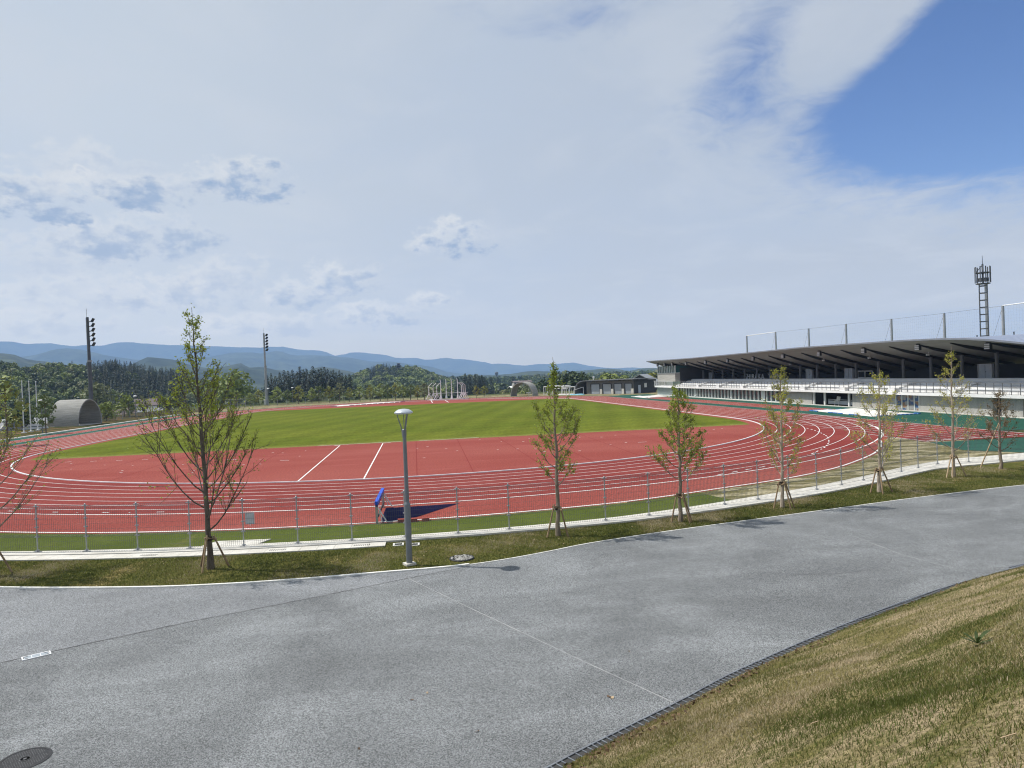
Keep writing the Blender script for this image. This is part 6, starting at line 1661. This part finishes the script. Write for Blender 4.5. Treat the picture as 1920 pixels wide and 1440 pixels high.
# separate cumulus
nv = cvec(math_(nt, 'MULTIPLY', az, 1.), math_(nt, 'MULTIPLY', el, 1.6))
c1 = noise(nt, nv, 16, 8, .62, .4); c2 = noise(nt, nv, 38, 6, .6)
CUM = [(160, 560, 190, 60, .6, .7), (330, 560, 170, 48, .6, .75), (60, 480, 150, 55, .6, .6), (250, 445, 160, 66, .75, .95), (170, 318, 130, 44, .6, .6), (40, 372, 165, 58, .9, 1.0), (235, 365, 130, 44, .85, 1.0),
       (448, 338, 105, 52, .95, 1.0), (846, 452, 100, 46, 1., 1.0), (640, 525, 78, 44, .85, .85), (555, 555, 95, 44, .8, .85), (430, 520, 110, 48, .7, .6), (700, 596, 130, 36, .7, .9), (820, 562, 56, 24, .8, .8), (60, 605, 210, 34, .55, .6), (480, 612, 170, 30, .6, .7)]
for (x, y, wx, wy, al, dk) in CUM:
    a0, e0 = azel(x, y); px1 = 1334.
    da = math_(nt, 'MULTIPLY', math_(nt, 'SUBTRACT', az, a0), px1/wx); de = math_(nt, 'MULTIPLY', math_(nt, 'SUBTRACT', el, e0), px1/wy)
    de2 = math_(nt, 'MULTIPLY', de, math_(nt, 'ADD', 1., math_(nt, 'MULTIPLY', math_(nt, 'LESS_THAN', de, 0), .35)))
    r2 = math_(nt, 'ADD', math_(nt, 'MULTIPLY', da, da), math_(nt, 'MULTIPLY', de2, de2))
    val = math_(nt, 'ADD', math_(nt, 'SUBTRACT', .62, math_(nt, 'MULTIPLY', r2, .70)), math_(nt, 'ADD', math_(nt, 'MULTIPLY', math_(nt, 'SUBTRACT', c1, .5), 2.9), math_(nt, 'MULTIPLY', math_(nt, 'SUBTRACT', c2, .5), 1.5)))
    alpha = math_(nt, 'MULTIPLY', maprange(nt, val, -.02, .55), al)
    # thin sunlit rim, thicker and darker inside and below
    sh = math_(nt, 'ADD', math_(nt, 'MULTIPLY', math_(nt, 'SUBTRACT', val, .42), .75), math_(nt, 'ADD', math_(nt, 'MULTIPLY', de, -.55), math_(nt, 'ADD', math_(nt, 'MULTIPLY', math_(nt, 'SUBTRACT', c2, .5), 1.6), math_(nt, 'MULTIPLY', da, .30))))
    shade = math_(nt, 'MULTIPLY', maprange(nt, sh, -.50, .65), min(1., dk))
    cc = mixc(nt, shade, (.575, .61, .65), (.265, .365, .52))
    col = mixc(nt, alpha, col, cc)
# the sky lies beyond the valley air: give it the colour it has before that air veils it
AIR = (.195, .335, .55)
pth = math_(nt, 'MINIMUM', math_(nt, 'DIVIDE', 10700., math_(nt, 'MAXIMUM', sp.outputs[1], .45)), math_(nt, 'DIVIDE', 767., math_(nt, 'MAXIMUM', sp.outputs[2], .01)))
T = math_(nt, 'MAXIMUM', math_(nt, 'POWER', 2.718, math_(nt, 'MULTIPLY', pth, -HAZE)), .18)
iT = math_(nt, 'SUBTRACT', 1., T)
sc_ = N(nt, 'ShaderNodeSeparateColor'); nt.links.new(col, sc_.inputs[0])
chn = [math_(nt, 'MAXIMUM', math_(nt, 'DIVIDE', math_(nt, 'SUBTRACT', sc_.outputs[i], math_(nt, 'MULTIPLY', iT, AIR[i])), T), .02) for i in range(3)]
nt.links.new(cvec(*chn), bg.inputs['Color']); bg.inputs['Strength'].default_value = 1.0
w.cycles.sampling_method = 'MANUAL'; w.cycles.sample_map_resolution = 512

sl_ = bpy.data.lights.new('sun', 'SUN'); sl_.energy = 4.7; sl_.angle = R_(.6); sl_.color = (1., .955, .88)
so = bpy.data.objects.new('sun', sl_); COL.objects.link(so); so.rotation_euler = (-SUN).to_track_quat('-Z', 'Y').to_euler(); so.location = (0, 0, 60)

cam = bpy.data.cameras.new('camera'); co = bpy.data.objects.new('camera', cam); COL.objects.link(co); scene.camera = co
cam.sensor_fit = 'HORIZONTAL'; cam.sensor_width = 36.; cam.lens = F/1920*36; cam.clip_start = .1; cam.clip_end = 40000
fw = Vector(ray(960, 720)).normalized(); rt = (Vector(ray(1960, 720))-Vector(ray(960, 720))).normalized(); upv = rt.cross(fw)
co.matrix_world = Matrix(((rt.x, upv.x, -fw.x, CAM[0]), (rt.y, upv.y, -fw.y, CAM[1]), (rt.z, upv.z, -fw.z, CAM[2]), (0, 0, 0, 1)))
scene.render.engine = 'CYCLES'
scene.cycles.use_denoising = True; scene.cycles.denoising_prefilter = 'ACCURATE'; scene.cycles.filter_width = 1.15
scene.cycles.max_bounces = 8; scene.cycles.diffuse_bounces = 3; scene.cycles.volume_bounces = 3; scene.cycles.transmission_bounces = 4
scene.view_settings.view_transform = 'Standard'; scene.view_settings.look = 'None'; scene.view_settings.gamma = 1; scene.view_settings.exposure = 0.2
